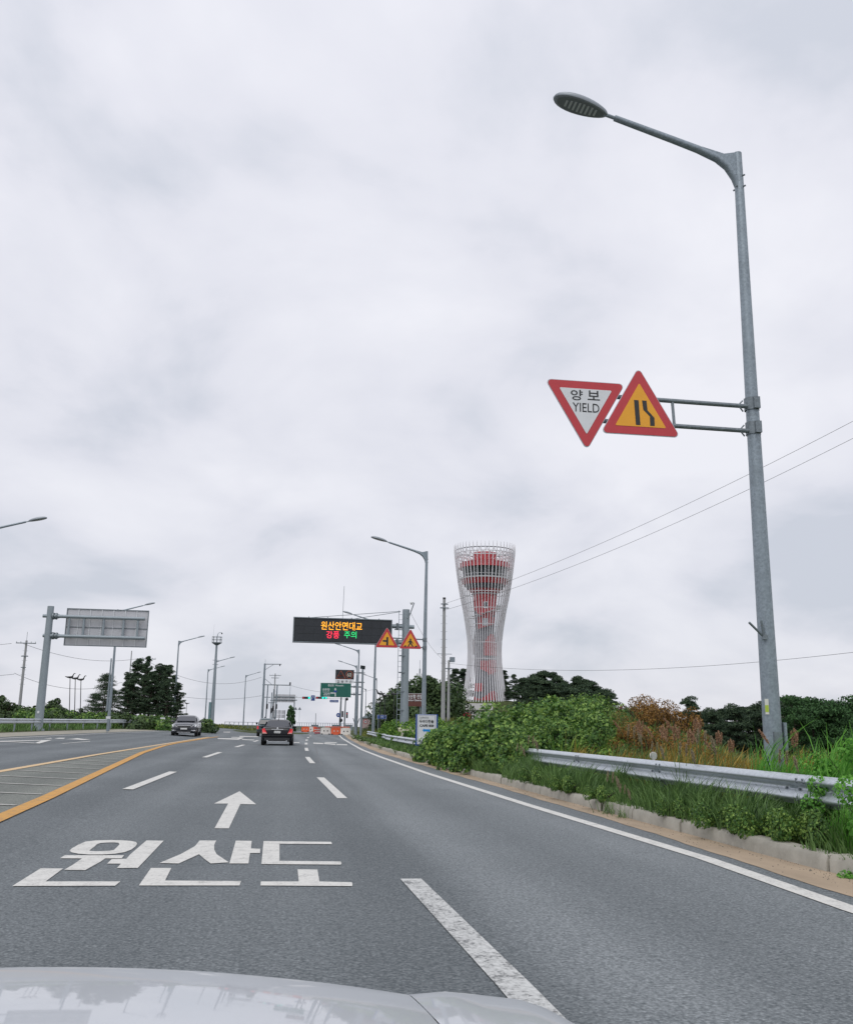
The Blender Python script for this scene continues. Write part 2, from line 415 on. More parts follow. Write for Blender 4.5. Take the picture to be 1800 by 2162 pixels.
L_plume = leafmat('foxtail_plume', (.32, .18, .11), (.66, .45, .30), .4, .8)
L_plumew = leafmat('pale_plume', (.30, .24, .15), (.58, .52, .38), .4, .8)
L_flower = leafmat('white_petals', (.5, .48, .3), (.75, .75, .65), .3)
# ================================================================== the ground
YS = np.concatenate([np.arange(-60, 0, 6), np.arange(0, 64, 1.0), np.arange(64, 172, 2.0), [176, 182, 190, 200, 215, 235, 260, 300, 350, 420, 600, 1000, 1800, 4000]])
LO = [3000, 1200, 500, 250, 130, 80, 55, 40, 30, 23, 17, 13, 10, 7.5, 5.5, 4, 3, 2, 1.3, .7, .25, .02]
RO = [.1, .3, .6, 1, 1.5, 2, 2.6, 3.2, 3.9, 4.7, 5.6, 6.6, 7.8, 9, 10.5, 12, 14, 16, 18.5, 21, 24, 28, 33, 40, 50, 65, 85, 120, 200, 400, 1000, 3000]
rows = []
for y in YS:
    a, b = float(xl(y)), float(xr(y))
    rows.append([a-q for q in LO]+[a+.06, (a+b)/2, b-.06]+[b+q for q in RO])
X = np.array(rows); Yg = np.repeat(YS[:, None], X.shape[1], 1); Zg = ground_z(X, Yg)
V = np.stack([X, Yg, Zg], -1).reshape(-1, 3)
nr, nc = X.shape
idx = np.arange(nr*nc).reshape(nr, nc)
F = np.stack([idx[:-1, :-1], idx[:-1, 1:], idx[1:, 1:], idx[1:, :-1]], -1).reshape(-1, 4)
g = link('ground', fast_quads('ground', V, F), m_soil); g.data.shade_smooth(); struct(g)

# ================================================================== road surface
RY = np.concatenate([np.arange(-60, 0, 5), np.arange(0, 160, 1.5), np.arange(160, 205, 5.)])
cols = 26
RX = np.stack([xl(RY)+(xr(RY)+.02-xl(RY))*k/(cols-1) for k in range(cols)], 1)
RYY = np.repeat(RY[:, None], cols, 1)
V = np.stack([RX, RYY, zroad(RX, RYY)-5*sst(190, 420, RYY)], -1).reshape(-1, 3)
idx = np.arange(RX.size).reshape(RX.shape)
F = np.stack([idx[:-1, :-1], idx[:-1, 1:], idx[1:, 1:], idx[1:, :-1]], -1).reshape(-1, 4)
road = link('road', fast_quads('road', V, F), m_asphalt); road.data.shade_smooth(); struct(road)

def ribbon(name, mt, xa, xb, ys, dz, parent=None):
    vs, fs = [], []
    for y in ys:
        for x in (xa(y), xb(y)): vs.append((x, y, float(zroad(x, y))+dz))
    for i in range(len(ys)-1): fs.append((2*i, 2*i+1, 2*i+3, 2*i+2))
    return MB().add(vs, fs).build(name, mt, parent)
ws = lambda y: .5+.09*math.sin(y*.9)+.05*math.sin(y*2.3+1)
def sand_in(y): return float(np.interp(y, [-60, 7, 10, 14, 30, 45, 60, 90, 130], [4.3, 4.3, 4.38, 4.5, 4.5, 4.55, 5.0, 6.3, 8.5]))+.02*math.sin(y*.7)+.012*math.sin(y*2.9+1)+.006*math.sin(y*9.1)
s = ribbon('gutter', m_sand, sand_in, lambda y: float(xr(y))+.01, np.concatenate([np.arange(-30, 4, 2.), np.arange(4, 40, .2), np.arange(40, 131, 1.)]), .004); struct(s)
sl_in = lambda y: float(np.interp(y, [-60, 40, 48, 57, 69, 82, 105, 118], [-13.6, -13.5, -13.3, -13.3, -12.9, -11.7, -9.6, -8.6]))-.25
s = ribbon('shoulder', m_sandl, lambda y: float(xl(y))+.0, sl_in, np.arange(-30, 119, 1.5), .010); struct(s)

# kerb: single stones near by, one joined run beyond
kerb = thing('kerb', 'kerb', 'kerb'); del kerb['label'], kerb['category']; struct(kerb)
def kerb_piece(m, ya, yb, seed):
    rr = random.Random(seed)
    dz = rr.uniform(-.012, .012); dx = rr.uniform(-.012, .012)
    sec = [(0, -.12), (.004, .10), (.03, .145), (.19, .15), (.20, -.12)]
    vs = []
    for y in (ya+.012, yb-.012):
        for a, z in sec: vs.append((float(xr(y))+a+dx, y, z+dz))
    n = len(sec)
    m.add(vs, [(i, i+n, i+n+1, i+1) for i in range(n-1)]+[tuple(range(n)), tuple(range(2*n-1, n-1, -1))])
y = -3.0; i = 0
while y < 46:
    m = MB(); kerb_piece(m, y, y+1.6, i); m.build('kerb_stone', m_kerb, kerb); y += 1.6; i += 1
m = MB()
while y < 130: kerb_piece(m, y, y+2.5, i); y += 2.5; i += 1
o = m.build('kerb_stone_run', m_kerb, kerb); o['kind'] = 'stuff'

# ================================================================== road markings
mk = thing('road_markings', 'x', 'x'); del mk['label'], mk['category']; struct(mk)
DZ = .014
def onroad(p, dz=DZ): return (p[0], p[1], float(zroad(p[0], p[1]))+(dz if p[0] < -2.05 else dz*.4))
def pxpoly(name, mt, pts, dz=DZ):
    MB().sheet([onroad(gnd(*p), dz) for p in pts]).build(name, mt, mk)
def strip(name, mt, path, wd, dz=DZ, step=1.5):
    P = [Vector((a, b)) for a, b in path]; Q = []
    for a, b in zip(P, P[1:]):
        k = max(1, int((b-a).length/step)); Q += [a.lerp(b, j/k) for j in range(k)]
    Q.append(P[-1]); vs = []
    for i, q in enumerate(Q):
        d = (Q[min(i+1, len(Q)-1)]-Q[max(i-1, 0)]).normalized(); n = Vector((-d.y, d.x))*wd/2
        for r_ in (q+n, q-n): vs.append(onroad(r_, dz))
    fs = [(2*i+1, 2*i+3, 2*i+2, 2*i) for i in range(len(Q)-1)]
    return MB().add(vs, fs).build(name, mt, mk)
# island letters and arrow painted in the lane
A = lambda pts: [(a/4.37, 1760+b/4.37) for a, b in pts]
B = lambda pts: [(350+a/4.065, 1740+b/4.065) for a, b in pts]
C_ = lambda pts: [(a/1.942, 1500+b/1.942) for a, b in pts]
outer = [(640,165),(660,145),(720,110),(790,80),(880,70),(1000,66),(1130,68),(1210,75),(1255,85),(1265,100),(1250,125),(1210,155),(1150,178),(1060,193),(950,200),(820,200),(720,193),(660,180)]
inner = [(825,162),(842,148),(868,130),(890,108),(930,93),(1000,89),(1060,89),(1092,92),(1102,105),(1090,120),(1075,135),(1050,158),(1010,166),(950,169),(900,170),(860,169),(840,168),(830,166)]
ring = [onroad(gnd(*p)) for p in A(outer)]+[onroad(gnd(*p)) for p in A(inner)]
# pair the outlines by angle
oc, ic = Vector((955,134)), Vector((965,130))
def byang(pts, c): return sorted(range(len(pts)), key=lambda i: math.atan2((pts[i][1]-c.y)*2.6, pts[i][0]-c.x))
ia, ib = byang(outer, oc), byang(inner, ic)
n = len(outer); assert len(inner) == n
MB().add(ring, [(ia[k], ia[(k+1) % n], n+ib[(k+1) % n], n+ib[k])[::-1] for k in range(n)]).build('letter_stroke', m_white, mk)
for q in ([(553,235),(597,207),(1145,207),(1122,235),(968,237),(930,265),(785,345),(590,343),(680,290),(755,237)],
          [(988,285),(1030,243),(1165,240),(1200,200),(1350,70),(1510,72),(1270,325),(1078,325),(1115,285)],
          [(112,493),(375,328),(582,330),(420,450),(1110,450),(1060,490)]):
    pxpoly('letter_stroke', m_white, A(q))
for q in ([(290,147),(432,147),(415,185),(415,225),(435,265),(540,335),(385,345),(330,305),(285,265),(110,345),(-55,341),(125,265),(250,195)],
          [(600,148),(737,150),(730,215),(810,218),(808,255),(722,255),(708,345),(545,345)],
          [(-232,535),(-128,384),(47,384),(-7,492),(645,497),(632,535)],
          [(838,152),(1420,158),(1425,178),(975,175),(975,322),(1500,328),(1508,342),(1500,355),(820,350)],
          [(1130,395),(1300,397),(1318,500),(1595,507),(1602,522),(1598,540),(812,535),(815,500),(1140,500)]):
    pxpoly('letter_stroke', m_white, B(q))
pxpoly('arrow', m_white, C_([(982,333),(1050,387),(985,386),(938,486),(879,486),(935,384),(877,384)]))
# dashed lane lines
RD = [(1.6, 8.0), (16.6, 23.0), (31.4, 37.4), (46, 52), (60.6, 66.6), (75, 81), (90, 96), (105, 110)]
def xdr(y): return float(np.interp(y, [0, 4.5, 7.7, 17, 23, 31, 37, 46, 52, 61, 71, 86, 99, 118], [1.2, 1.17, 1.1, 1.1, 1.0, 1.1, 1.09, 1.33, 1.45, 1.69, 1.97, 2.44, 3.0, 3.9]))
for a, b in RD: strip('lane_dash', m_white_worn if a < 10 else m_white, [(xdr(a), a), (xdr((a+b)/2), (a+b)/2), (xdr(b), b)], .17)
def xdl(y): return float(np.interp(y, [0, 18, 25, 35, 42, 51, 58, 75, 100], [-2.68, -2.63, -2.53, -2.56, -2.4, -2.2, -1.98, -1.5, -.6]))
for a, b in [(2, 7.5), (18.2, 24.8), (35.2, 41.8), (51.4, 57.6), (68, 74), (84, 90)]: strip('lane_dash', m_white, [(xdl(a), a), (xdl(b), b)], .19)
# edge lines
strip('edge_line', m_white, [(4.0, -30), (3.99, 6.5), (4.1, 9.1), (3.97, 15.2), (3.88, 25.5), (3.97, 37.5), (4.16, 48.7), (4.85, 67), (5.8, 90), (7.07, 116)], .17)
strip('edge_line', m_white, [(-13.3, -20), (-13.1, 40), (-12.84, 47.8), (-12.78, 57), (-12.37, 68.7), (-11.1, 82), (-8.7, 108)], .17)
strip('centre_line', m_yellow, [(-3.0, 2), (-3.2, 11), (-3.29, 12.6), (-3.48, 15.9), (-3.93, 22.3), (-4.97, 37.3), (-5.42, 48), (-5.49, 54), (-5.27, 70.7), (-4.92, 81)], .215)
strip('centre_line', m_yellow_pale, [(-5.8, 2), (-5.85, 22), (-5.91, 33), (-5.75, 55), (-5.65, 64), (-5.37, 77)], .2)
def yr(y): return float(np.interp(y, [0, 12.6, 15.9, 22.3, 37.3, 54], [-3, -3.27, -3.48, -3.93, -4.97, -5.5]))
hy = np.arange(4, 52, 1.0)
struct(ribbon('hatched_island', m_asphalt_tan, lambda y: -5.75, lambda y: yr(y)-.05, hy, .008))
for k in range(18):
    y = 12.3+k*2.05
    if yr(y)-.2 > -5.6: strip('hatch_line', m_hatch, [(-5.72, y+.12), (yr(y)-.16, y-.02)], .15, .016)
# markings of the other lanes
D = lambda pts: [(a/6.723, 1520+b/6.723) for a, b in pts]
for q in ([(490,335),(610,292),(740,290),(560,341)], [(0,305),(610,291),(600,299),(0,318)], [(60,316),(200,318),(500,331),(480,337)],
          [(620,272),(720,262),(740,272)], [(770,272),(830,260),(930,260),(900,275)], [(940,279),(1040,272),(1100,264),(1180,276),(1290,280),(1190,291),(1085,284)],
          [(860,342),(1280,306),(1280,312),(900,343)]):
    pxpoly('lane_symbol', m_white, D(q))
E_ = lambda pts: [(420+a/4.856, 1520+b/4.856) for a, b in pts]
for q in ([(190,190),(390,193),(440,182),(460,186),(405,206),(195,199)], [(330,178),(430,180),(430,186),(335,184)], [(410,168),(610,170),(600,177),(420,176)], [(440,200),(570,205),(560,211),(440,207)],
          [(1170,234),(1270,239),(1275,250),(1172,246)], [(1280,238),(1400,249),(1398,258),(1282,248)], [(1290,230),(1410,232),(1412,240),(1292,237)], [(1410,250),(1520,253),(1518,262),(1412,259)],
          [(250,124),(320,125),(318,131),(252,130)], [(970,230),(1030,232),(1030,239),(972,237)]):
    pxpoly('lane_symbol', m_white, E_(q))
strip('stop_line', m_white, [(3.9, 112), (6.3, 112)], .5)
m_seam = mat('tar_seam', (.085, .093, .10), .6, var=.4, scale=3)
strip('tar_seam', m_seam, [(1.34, 30), (1.46, 36), (1.75, 45), (2.05, 55), (2.5, 70)], .05, .006)
strip('tar_seam', m_seam, [(1.9, 31.0), (2.8, 30.4), (3.75, 29.6)], .09, .006)

# ================================================================== guardrails
WB = [(0, .16), (.02, .155), (.08, .115), (.09, .095), (.082, .075), (.012, .045), (0, .02), (.012, -.01), (.08, -.065), (.09, -.085), (.082, -.105), (.012, -.135), (0, -.16)]
def guardrail(label, path, ztop, side, group, panel=4.0, cut=None):
    P = [Vector((a, b, 0)) for a, b in path]
    d = [0.0]
    for a, b in zip(P, P[1:]): d.append(d[-1]+(b-a).length)
    def pt(s_):
        x = float(np.interp(s_, d, [p.x for p in P])); y = float(np.interp(s_, d, [p.y for p in P])); return Vector((x, y, ztop(x, y)))
    p0 = pt(0)
    root = thing('guardrail', label, 'guardrail', (p0.x, p0.y, gz(p0.x, p0.y)), group=group)
    s_ = 0.0
    while s_ < d[-1]-.5:
        e_ = min(s_+panel, d[-1])
        m = MB(); vs = []; K = 3
        for j in range(K):
            q = pt(s_-.12+(e_-s_+.24)*j/(K-1)); t_ = (pt(min(s_+.5, d[-1]))-pt(max(s_-.5, 0))).normalized(); nrm = Vector((-t_.y, t_.x, 0)).normalized()*side
            for off, z in WB: vs.append(q+nrm*(off+.003*(int(s_/panel) % 2))+Vector((0, 0, z-.155)))
        n = len(WB)
        for j in range(K-1):
            for i in range(n-1): m.f.append((j*n+i, j*n+i+1, (j+1)*n+i+1, (j+1)*n+i))
        m.v = [tuple(v) for v in vs]; m.build('rail_panel', m_rail, root, True, 50)
        q = pt(s_+.25); m = MB(); zb = gz(q.x, q.y)-.3
        q2 = q-nrm*.10
        m.cyl((q2.x, q2.y, zb), (q2.x, q2.y, q.z-.03), .057, n=10); post = m.build('post', m_galv, root, True)
        m = MB(); m.box((q.x-nrm.x*.035, q.y-nrm.y*.035, q.z-.155), (.09, .16, .2), math.atan2(nrm.y, nrm.x)); m.build('spacer_block', m_galv, root, True)
        m = MB()
        for da in (-.2, -.07):
            for dz in (-.045, -.075, -.235, -.265):
                b_ = pt(max(s_+da+.12, 0))+nrm*.085+Vector((0, 0, dz)); m.cyl(b_-nrm*.03, b_+nrm*.012, .014, n=6)
        m.build('splice_bolts', m_galvd, root, True)['kind'] = 'stuff'
        for dz in (-.155,):
            for da in (-.14, .14):
                m = MB(); b_ = pt(s_+.25+da)+nrm*.006; m.cyl(b_+Vector((0, 0, dz)), b_+nrm*.022+Vector((0, 0, dz)), .016, n=6); m.build('bolt', m_galvd, root, True)
        s_ = e_
    return root
gp = [(float(xr(y))+.88+(.25 if y > 60 else 0), y) for y in list(np.arange(-2, 60, 4.))+list(np.arange(62, 92, 6.))]
guardrail('galvanised corrugated guardrail behind the kerb on the grassy side by the tower', gp, lambda x, y: .74-.06*float(sst(25, 45, y))+.05*float(sst(60, 90, y)), 1, 'guardrails')
gl = [(float(xl(y))-.35, y) for y in list(np.arange(20, 120, 5.))]
guardrail('long galvanised guardrail in front of the pines and the grey sign gantry', gl, lambda x, y: gz(x, y)+.80, -1, 'guardrails')
# ================================================================== street lamps
def make_lamp(name, label, group, extra=False):
    t = thing(name, label, 'street lamp', group=group)
    MB().tube([(0,0,-.6),(0,0,2.7),(.01,0,6),(.03,0,9.3),(.03,0,9.74)], [.135,.112,.09,.068,.066], 12).build('pole', m_galv, t, sharp=60)
    m = MB(); m.tube([(.03,0,9.1),(-.03,0,9.32),(-.14,0,9.5),(-.3,0,9.62),(-.6,0,9.74),(-1.0,0,9.86),(-1.9,0,10.12)], [.05,.062,.065,.062,.058,.053,.046], 12)
    m.prism([(.0,-.04,9.2),(.05,-.04,9.75),(-.2,-.04,9.69),(-.55,-.04,9.77),(-.5,-.04,9.7),(-.25,-.04,9.56),(-.1,-.04,9.42)], (0,.08,0))
    arm = m.build('arm', m_galv, t, sharp=60)
    m = MB(); m.cyl((-1.86,0,10.11), (-2.06,0,10.165), .028, n=8); m.build('spigot', m_galv, arm)
    m = MB()
    for z in (9.16, 9.34):
        for a in range(4):
            d = Vector((math.cos(a*math.pi/2+.6), math.sin(a*math.pi/2+.6), 0)); m.cyl(Vector((.03,0,z))+d*.06, Vector((.03,0,z))+d*.10, .014, n=6)
    m.build('bolts', m_galvd, arm)
    tilt = Matrix.Rotation(R(14), 3, 'Y')
    c = Vector((-2.42, 0, 10.27))
    prof = []
    m = MB(); nu = 28
    def ring_(k, s_): return [(c+tilt @ Vector((.43*s_*math.cos(2*math.pi*j/nu), .185*s_*math.sin(2*math.pi*j/nu)*(1-.18*math.cos(2*math.pi*j/nu)), k))) for j in range(nu)]
    lay = [(-.035, .90), (-.03, .97), (-.01, 1.0), (.02, .97), (.05, .85), (.075, .62), (.088, .3)]
    vs = []
    for k, s_ in lay: vs += ring_(k, s_)
    fs = []
    for i in range(len(lay)-1):
        for j in range(nu): fs.append((i*nu+j, i*nu+(j+1) % nu, (i+1)*nu+(j+1) % nu, (i+1)*nu+j))
    fs.append(tuple((len(lay)-1)*nu+j for j in range(nu))); fs.append(tuple(range(nu))[::-1])
    m.add(vs, fs); head = m.build('lamp_head', m_headshell, t, sharp=50)
    m = MB(); m.v = [tuple(v) for v in ring_(-.040, .84)]+[tuple(v) for v in ring_(-.034, .86)]
    m.f = [tuple(range(nu))[::-1]]+[(j, (j+1) % nu, nu+(j+1) % nu, nu+j) for j in range(nu)]; m.build('lens', m_lens, head)
    for k in range(8):
        m = MB(); wd = .2*(1-((k-3.5)/6)**2)
        m.box(c+tilt @ Vector((-.22+k*.065, 0, -.045)), (.03, wd, .012), M=tilt); m.build('led_module', m_ledbar, head)
    m = MB(); m.box((.0, -.125, 1.0), (.11, .03, .36)); m.build('access_door', m_galvd, t)
    m = MB(); m.box((0, 0, .02), (.42, .42, .05)); m.build('base_plate', m_galv, t)
    return t
NEAR = (6.43, 12.0)
lamp_far = make_lamp('street_lamp', 'tall grey street lamp carrying a red bordered yield sign on its bracket', None)
lamp_far.location = (NEAR[0], NEAR[1], gz(*NEAR))
lamp_far.location.z = 0.02
# fittings found only on this pole
m = MB(); m.box((.15, -.01, 1.12), (.045, .11, .36)); m.box((.15, -.01, 1.12), (.035, .125, .31)); o = m.build('junction_box', m_galv, lamp_far)
m = MB(); m.cyl((-.07,-.09,2.40), (-.30,-.12,2.60), .016, n=7); m.cyl((-.09,-.10,2.40), (-.13,-.13,2.63), .016, n=7); m.box((-.08,-.10,2.41), (.06,.05,.06)); m.build('flag_holder', m_galvd, lamp_far)
stk = m_stk = mat('sticker_white', (.66, .67, .6), .6, var=.1)
m_stky = mat('sticker_green', (.42, .55, .06), .6, var=.1)
def curved(z0, z1, a0, a1, rad):
    m = MB(); k = 5
    for z in (z0, z1):
        for j in range(k):
            a = a0+(a1-a0)*j/(k-1); m.v.append((rad*math.cos(a), rad*math.sin(a), z))
    m.f = [(j, j+1, j+1+k, j+k) for j in range(k-1)]; return m
st = curved(1.40, 1.60, R(206), R(230), .1265).build('sticker', m_stk, lamp_far)
curved(1.43, 1.52, R(207), R(229), .128).build('sticker_print', m_stky, st)
for z in (5.36, 5.72):
    m = MB(); m.tube([(.0,0,z-.09),(.0,0,z+.09)], .105, 12); cl_ = m.build('clamp', m_galvd, lamp_far)
    m = MB(); m.box((.02, -.11, z), (.09, .05, .17)); m.build('clamp_plate', m_galvd, cl_)
grpL = 'street lamps lining both sides of the road'
def simple_lamp(loc, rz, label, sc=1.0):
    return copy_tree(proto_lamp, loc, rz, label, scale=sc)
p = below(893, 47); proto_lamp = make_lamp('street_lamp', 'street lamp rising behind the cafe board with two amber triangle signs', grpL); proto_lamp.location = (p.x, 47, p.z-.02)
right = 'grey single-arm street lamp on the tower side beyond the large message board'
left = 'grey single-arm street lamp behind the guardrail, arm reaching over the oncoming lanes'
for px, Y, lb in ((787, 80, 'street lamp whose head peeks out just above the message board'), (752, 112, 'street lamp rising right beside the green direction sign post'), (748.5, 143, 'street lamp with its arm just above the dark speed display')):
    q = below(px, Y); simple_lamp((q.x, Y, q.z-.02), 0, lb)
for px, lb, Y, rz in ((-92, 'street lamp head and arm reaching in over the road before the sign gantry', 45, 180), (227, 'street lamp standing behind the large grey sign back', 79, 180), (365, 'street lamp at the road end of the pine grove above the oncoming car', 112, 180),
                      (445, 'street lamp right in front of the camera mast with its railed platform', 143, 176), (432, 'far street lamp just before the camera mast, its arm crossing behind it', 172, 180), (513, 'lone far street lamp by the dark fence on the grass bank', 186, 170)):
    q = below(px, Y); simple_lamp((q.x, Y, q.z-.02), R(rz), lb, 1.0 if Y != 45 else .98)
# lamps of the side road, seen end on beyond
for px, Y in ((792, 170), (770, 215)):
    q = below(px, Y); simple_lamp((q.x, Y, q.z-.02), R(20), 'distant grey street lamp on the side road behind the small house', .93)

# ================================================================== triangular warning signs
def tri(cx, cz, side, rad, upside=False, n=5):
    pts = []; Rr = side/math.sqrt(3)-rad*2
    for k in range(3):
        a = R(90+120*k)+(math.pi if upside else 0)
        c = Vector((cx+Rr*math.cos(a), cz+Rr*math.sin(a)))
        for j in range(n):
            b = a-R(60)+R(120)*j/(n-1); pts.append((c.x+rad*math.cos(b), c.y+rad*math.sin(b)))
    return pts
def pl(pts, y, thick, name, mt, parent): return MB().prism([(a, y, b) for a, b in pts], (0, thick, 0)).build(name, mt, parent, True, 40)
def tri_sign(name, label, cx, cz, y, side, upside, inner_mat, parent_loc, border=.115):
    t = thing(name, label, 'road sign', (cx, y, cz))
    pl(tri(cx, cz, side, .05, upside), y, .012, 'plate', m_sgrey, t)
    pl(tri(cx, cz, side-.03, .045, upside), y-.004, .006, 'border', m_red, t)
    pl(tri(cx, cz, side-border*3.46-.02, .012, upside), y-.008, .006, 'panel', inner_mat, t)
    m = MB()
    for dz in (-.12, .15): m.box((cx, y+.03, cz+dz), (side*.35, .035, .04))
    m.build('stiffener', m_galvd, t, True)
    return t
y = 11.86
ys = tri_sign('yield_sign', 'white yield triangle pointing down with red border and black lettering', 3.934, 5.536, y, 1.15, True, m_swhite, None, .11)
def yt(s_, x0, y0, x1, y1, b):
    a_, b_ = at(x0, y1, y), at(x1, y0, y); text(s_, a_.x, a_.z, b_.x, b_.z, y-.0105, m_black, ys, b)
yt('양', 1204, 824, 1229, 844.5, .012); yt('보', 1239.5, 826, 1265, 844.5, .012)
yt('YIELD', 1208, 853.5, 1264, 868.5, .004)
cx, cz = 4.707, 5.47
ns = tri_sign('lane_narrows_sign', 'amber warning triangle with two black bars for a narrowing lane', cx, cz, y, 1.15, False, m_amber, None, .115)
k = .0105
def sym(pts, parent, x, z, yy): MB().prism([(x+a, yy, z+b) for a, b in pts], (0, .002, 0)).build('symbol', m_black, parent, True)
sym([(-.07,-.19),(-.005,-.19),(-.02,.17),(-.085,.17)], ns, cx, cz, y-.0105)
sym([(.03,.17),(.095,.17),(.105,.03),(.20,-.07),(.20,-.19),(.135,-.19),(.135,-.055),(.045,.035)], ns, cx, cz, y-.0105)
br = thing('sign_bracket', 'grey two-tube bracket holding the yield and lane narrowing triangles', 'sign bracket', (6.43, 12.0, 5.3))
for z in (5.70, 5.335):
    m = MB(); m.cyl((6.40, 11.97, z), (3.75, 11.93, z), .032, n=10); m.build('tube', m_galvd, br, True)
m = MB(); m.cyl((5.22, 11.95, 5.70), (5.235, 11.95, 5.335), .022, n=8); m.build('brace', m_galvd, br, True)
m = MB()
for z in (5.70, 5.335): m.tube([(6.28,11.97,z+.08),(6.2,11.95,z),(6.28,11.97,z-.08)], .012, 6)
m.build('clamp_loop', m_galvd, br, True)
# pair further on
Y = 46.6
for nm, lb, (ax, ay), (bx, by), (cx_, cy_) in (('junction_sign', 'amber warning triangle with a black side junction symbol', (817.6,1325), (792.4,1366), (839.7,1368)),
                                   ('crosswalk_sign', 'amber warning triangle with a black walking figure on a crossing', (867.3,1328), (842.5,1368.5), (889,1371))):
    a, b, c = at(ax, ay, Y), at(bx, by, Y), at(cx_, cy_, Y)
    cx = (b.x+c.x)/2; cz = (b.z+c.z)/2+(a.z-(b.z+c.z)/2)/3
    s_ = tri_sign(nm, lb, cx, cz, Y, (c.x-b.x)*1.05, False, m_amber, None, .11)
    yy = Y-.0105
    if nm == 'junction_sign':
        sym([(-.03,-.22),(.07,-.22),(.07,.18),(-.03,.18),(-.03,.03),(-.2,.03),(-.2,-.06),(-.03,-.06)], s_, cx, cz, yy)
    else:
        sym([(-.03,.17),(.03,.17),(.05,.13),(.03,.09),(-.03,.09),(-.05,.13)], s_, cx, cz, yy)
        sym([(-.04,.08),(.04,.08),(.10,.0),(.15,-.08),(.12,-.09),(.05,.0),(.05,-.06),(.12,-.15),(.15,-.22),(.09,-.22),(.0,-.09),(-.07,-.22),(-.14,-.22),(-.06,-.08),(-.05,.0),(-.11,-.04),(-.13,-.01)], s_, cx, cz, yy)
        for xx in (-.32, .22): sym([(xx,-.24),(xx+.10,-.24),(xx+.12,-.17),(xx+.03,-.17)], s_, cx, cz, yy)
p0 = proto_lamp.location
br = thing('sign_bracket', 'grey tube bracket holding the junction and crosswalk triangles', 'sign bracket', (p0.x, 46.9, 5.2))
for py in (1349, 1366):
    z = at(880, py, Y).z
    m = MB(); m.cyl((p0.x-.05, 46.9, z), (at(805, py, Y).x, 46.7, z+.03), .032, n=8); m.build('tube', m_galvd, br, True)
    m = MB(); m.tube([(p0.x, 47, z-.09), (p0.x, 47, z+.09)], .115, 10); m.build('clamp', m_galvd, br, True)

# ================================================================== overhead LED message board
Y = 62
p = below(853, Y)
vm = thing('message_sign_gantry', 'thick grey cantilever post with ladder and brackets for the message board', 'gantry', (p.x, Y+.3, p.z))
top = at(856, 1286, Y); xp = p.x
m = MB(); m.tube([(xp, Y+.3, p.z-.5), (xp, Y+.3, top.z)], [.27, .235], 20); m.build('post', m_pole, vm, True, 60)
TL, BR = at(619.6, 1303, Y), at(826, 1362, Y)
for py in (1322, 1356):
    z = at(840, py, Y).z
    m = MB(); m.cyl((xp+.55, Y+.3, z), (TL.x+.6, Y+.3, z), .13, n=14); m.build('arm', m_pole, vm, True)
    m = MB(); m.box((xp-.62, Y+.3, z), (.05, .42, .42)); m.box((xp-.55, Y+.3, z), (.05, .42, .42))
    m.prism([(xp-.2, Y+.28, z+.18), (xp-.9, Y+.28, z+.14), (xp-.9, Y+.28, z+.11), (xp-.2, Y+.28, z-.02)], (0, .03, 0)); m.box((xp-.45, Y+.3, z-.2), (.6, .22, .05)); m.build('flange', m_galvd, vm, True)
m = MB(); la = xp-.42
for dx in (0, .24): m.cyl((la+dx-.1, Y+.0, p.z+.8), (la+dx-.08, Y+.0, top.z-.1), .018, n=6)
m.build('ladder_rails', m_galv, vm, True)
z = p.z+1.0
while z < top.z-.2:
    m = MB(); m.cyl((la-.1, Y, z), (la+.16, Y, z), .013, n=5); m.build('ladder_rung', m_galv, vm, True); z += .34
for z in (2.2, 3.4, 4.6, 5.7): m = MB().box((la+.18, Y+.08, z), (.4, .08, .06)); m.build('ladder_bracket', m_galvd, vm, True)
c0, c1, c2 = at(866, 1305, Y), at(874, 1273, Y), at(868.5, 1270, Y)
m = MB(); m.tube([(xp+.05, Y, c0.z), c0+Vector((-.1,0,.05)), c1, (c1.x-.15, Y, c1.z+.03), c2], .035, 8); cm = m.build('camera_arm', m_galvd, vm, True)
m = MB(); m.ball((c2.x, Y, c2.z-.1), .1, .1, .12); m.build('camera_dome', m_swhite, vm, True)
m = MB()
for a, b in (((640,1305), (846,1290)), ((745,1307), (846,1291))): m.cyl(at(*a, Y), at(*b, Y)+Vector((0,.2,0)), .02, n=5)
m.build('stay_wire', m_galvd, vm, True)
m = MB(); m.cyl(at(723, 1306, Y), at(726.5, 1238, Y), .014, n=5); m.build('lightning_rod', m_galvd, vm, True)
vb = thing('message_board', 'wide black LED message board with amber, red and green Korean words', 'message board', ((TL.x+BR.x)/2, Y, (TL.z+BR.z)/2))
cx, cz, wx, wz = (TL.x+BR.x)/2, (TL.z+BR.z)/2, BR.x-TL.x, TL.z-BR.z
m = MB(); m.box((cx, Y, cz), (wx, .34, wz)); m.build('housing', m_black, vb, True)
m = MB(); e = .06
m.box((cx, Y-.18, TL.z-e/2), (wx, .1, e)); m.box((cx, Y-.18, BR.z+e/2), (wx, .1, e)); m.box((TL.x+e/2, Y-.18, cz), (e, .098, wz-.01)); m.box((BR.x-e/2, Y-.18, cz), (e, .098, wz-.01)); m.build('frame', m_galvd, vb, True)
nx, nz = 10, 3
for i in range(nx):
    for j in range(nz):
        m = MB(); m.box((TL.x+.1+(i+.5)*(wx-.2)/nx, Y-.175, BR.z+.1+(j+.5)*(wz-.2)/nz), ((wx-.2)/nx-.012, .02, (wz-.2)/nz-.012)); m.build('led_module', m_board, vb, True)
yy = Y-.19
def vt(s_, x0, y0, x1, y1, mt, b=.02):
    a, c = at(x0, y1, Y), at(x1, y0, Y); text(s_, a.x, a.z, c.x, c.z, yy, mt, vb, b)
vt('원산안면대교', 677, 1315, 764, 1330, m_ledy, .001)
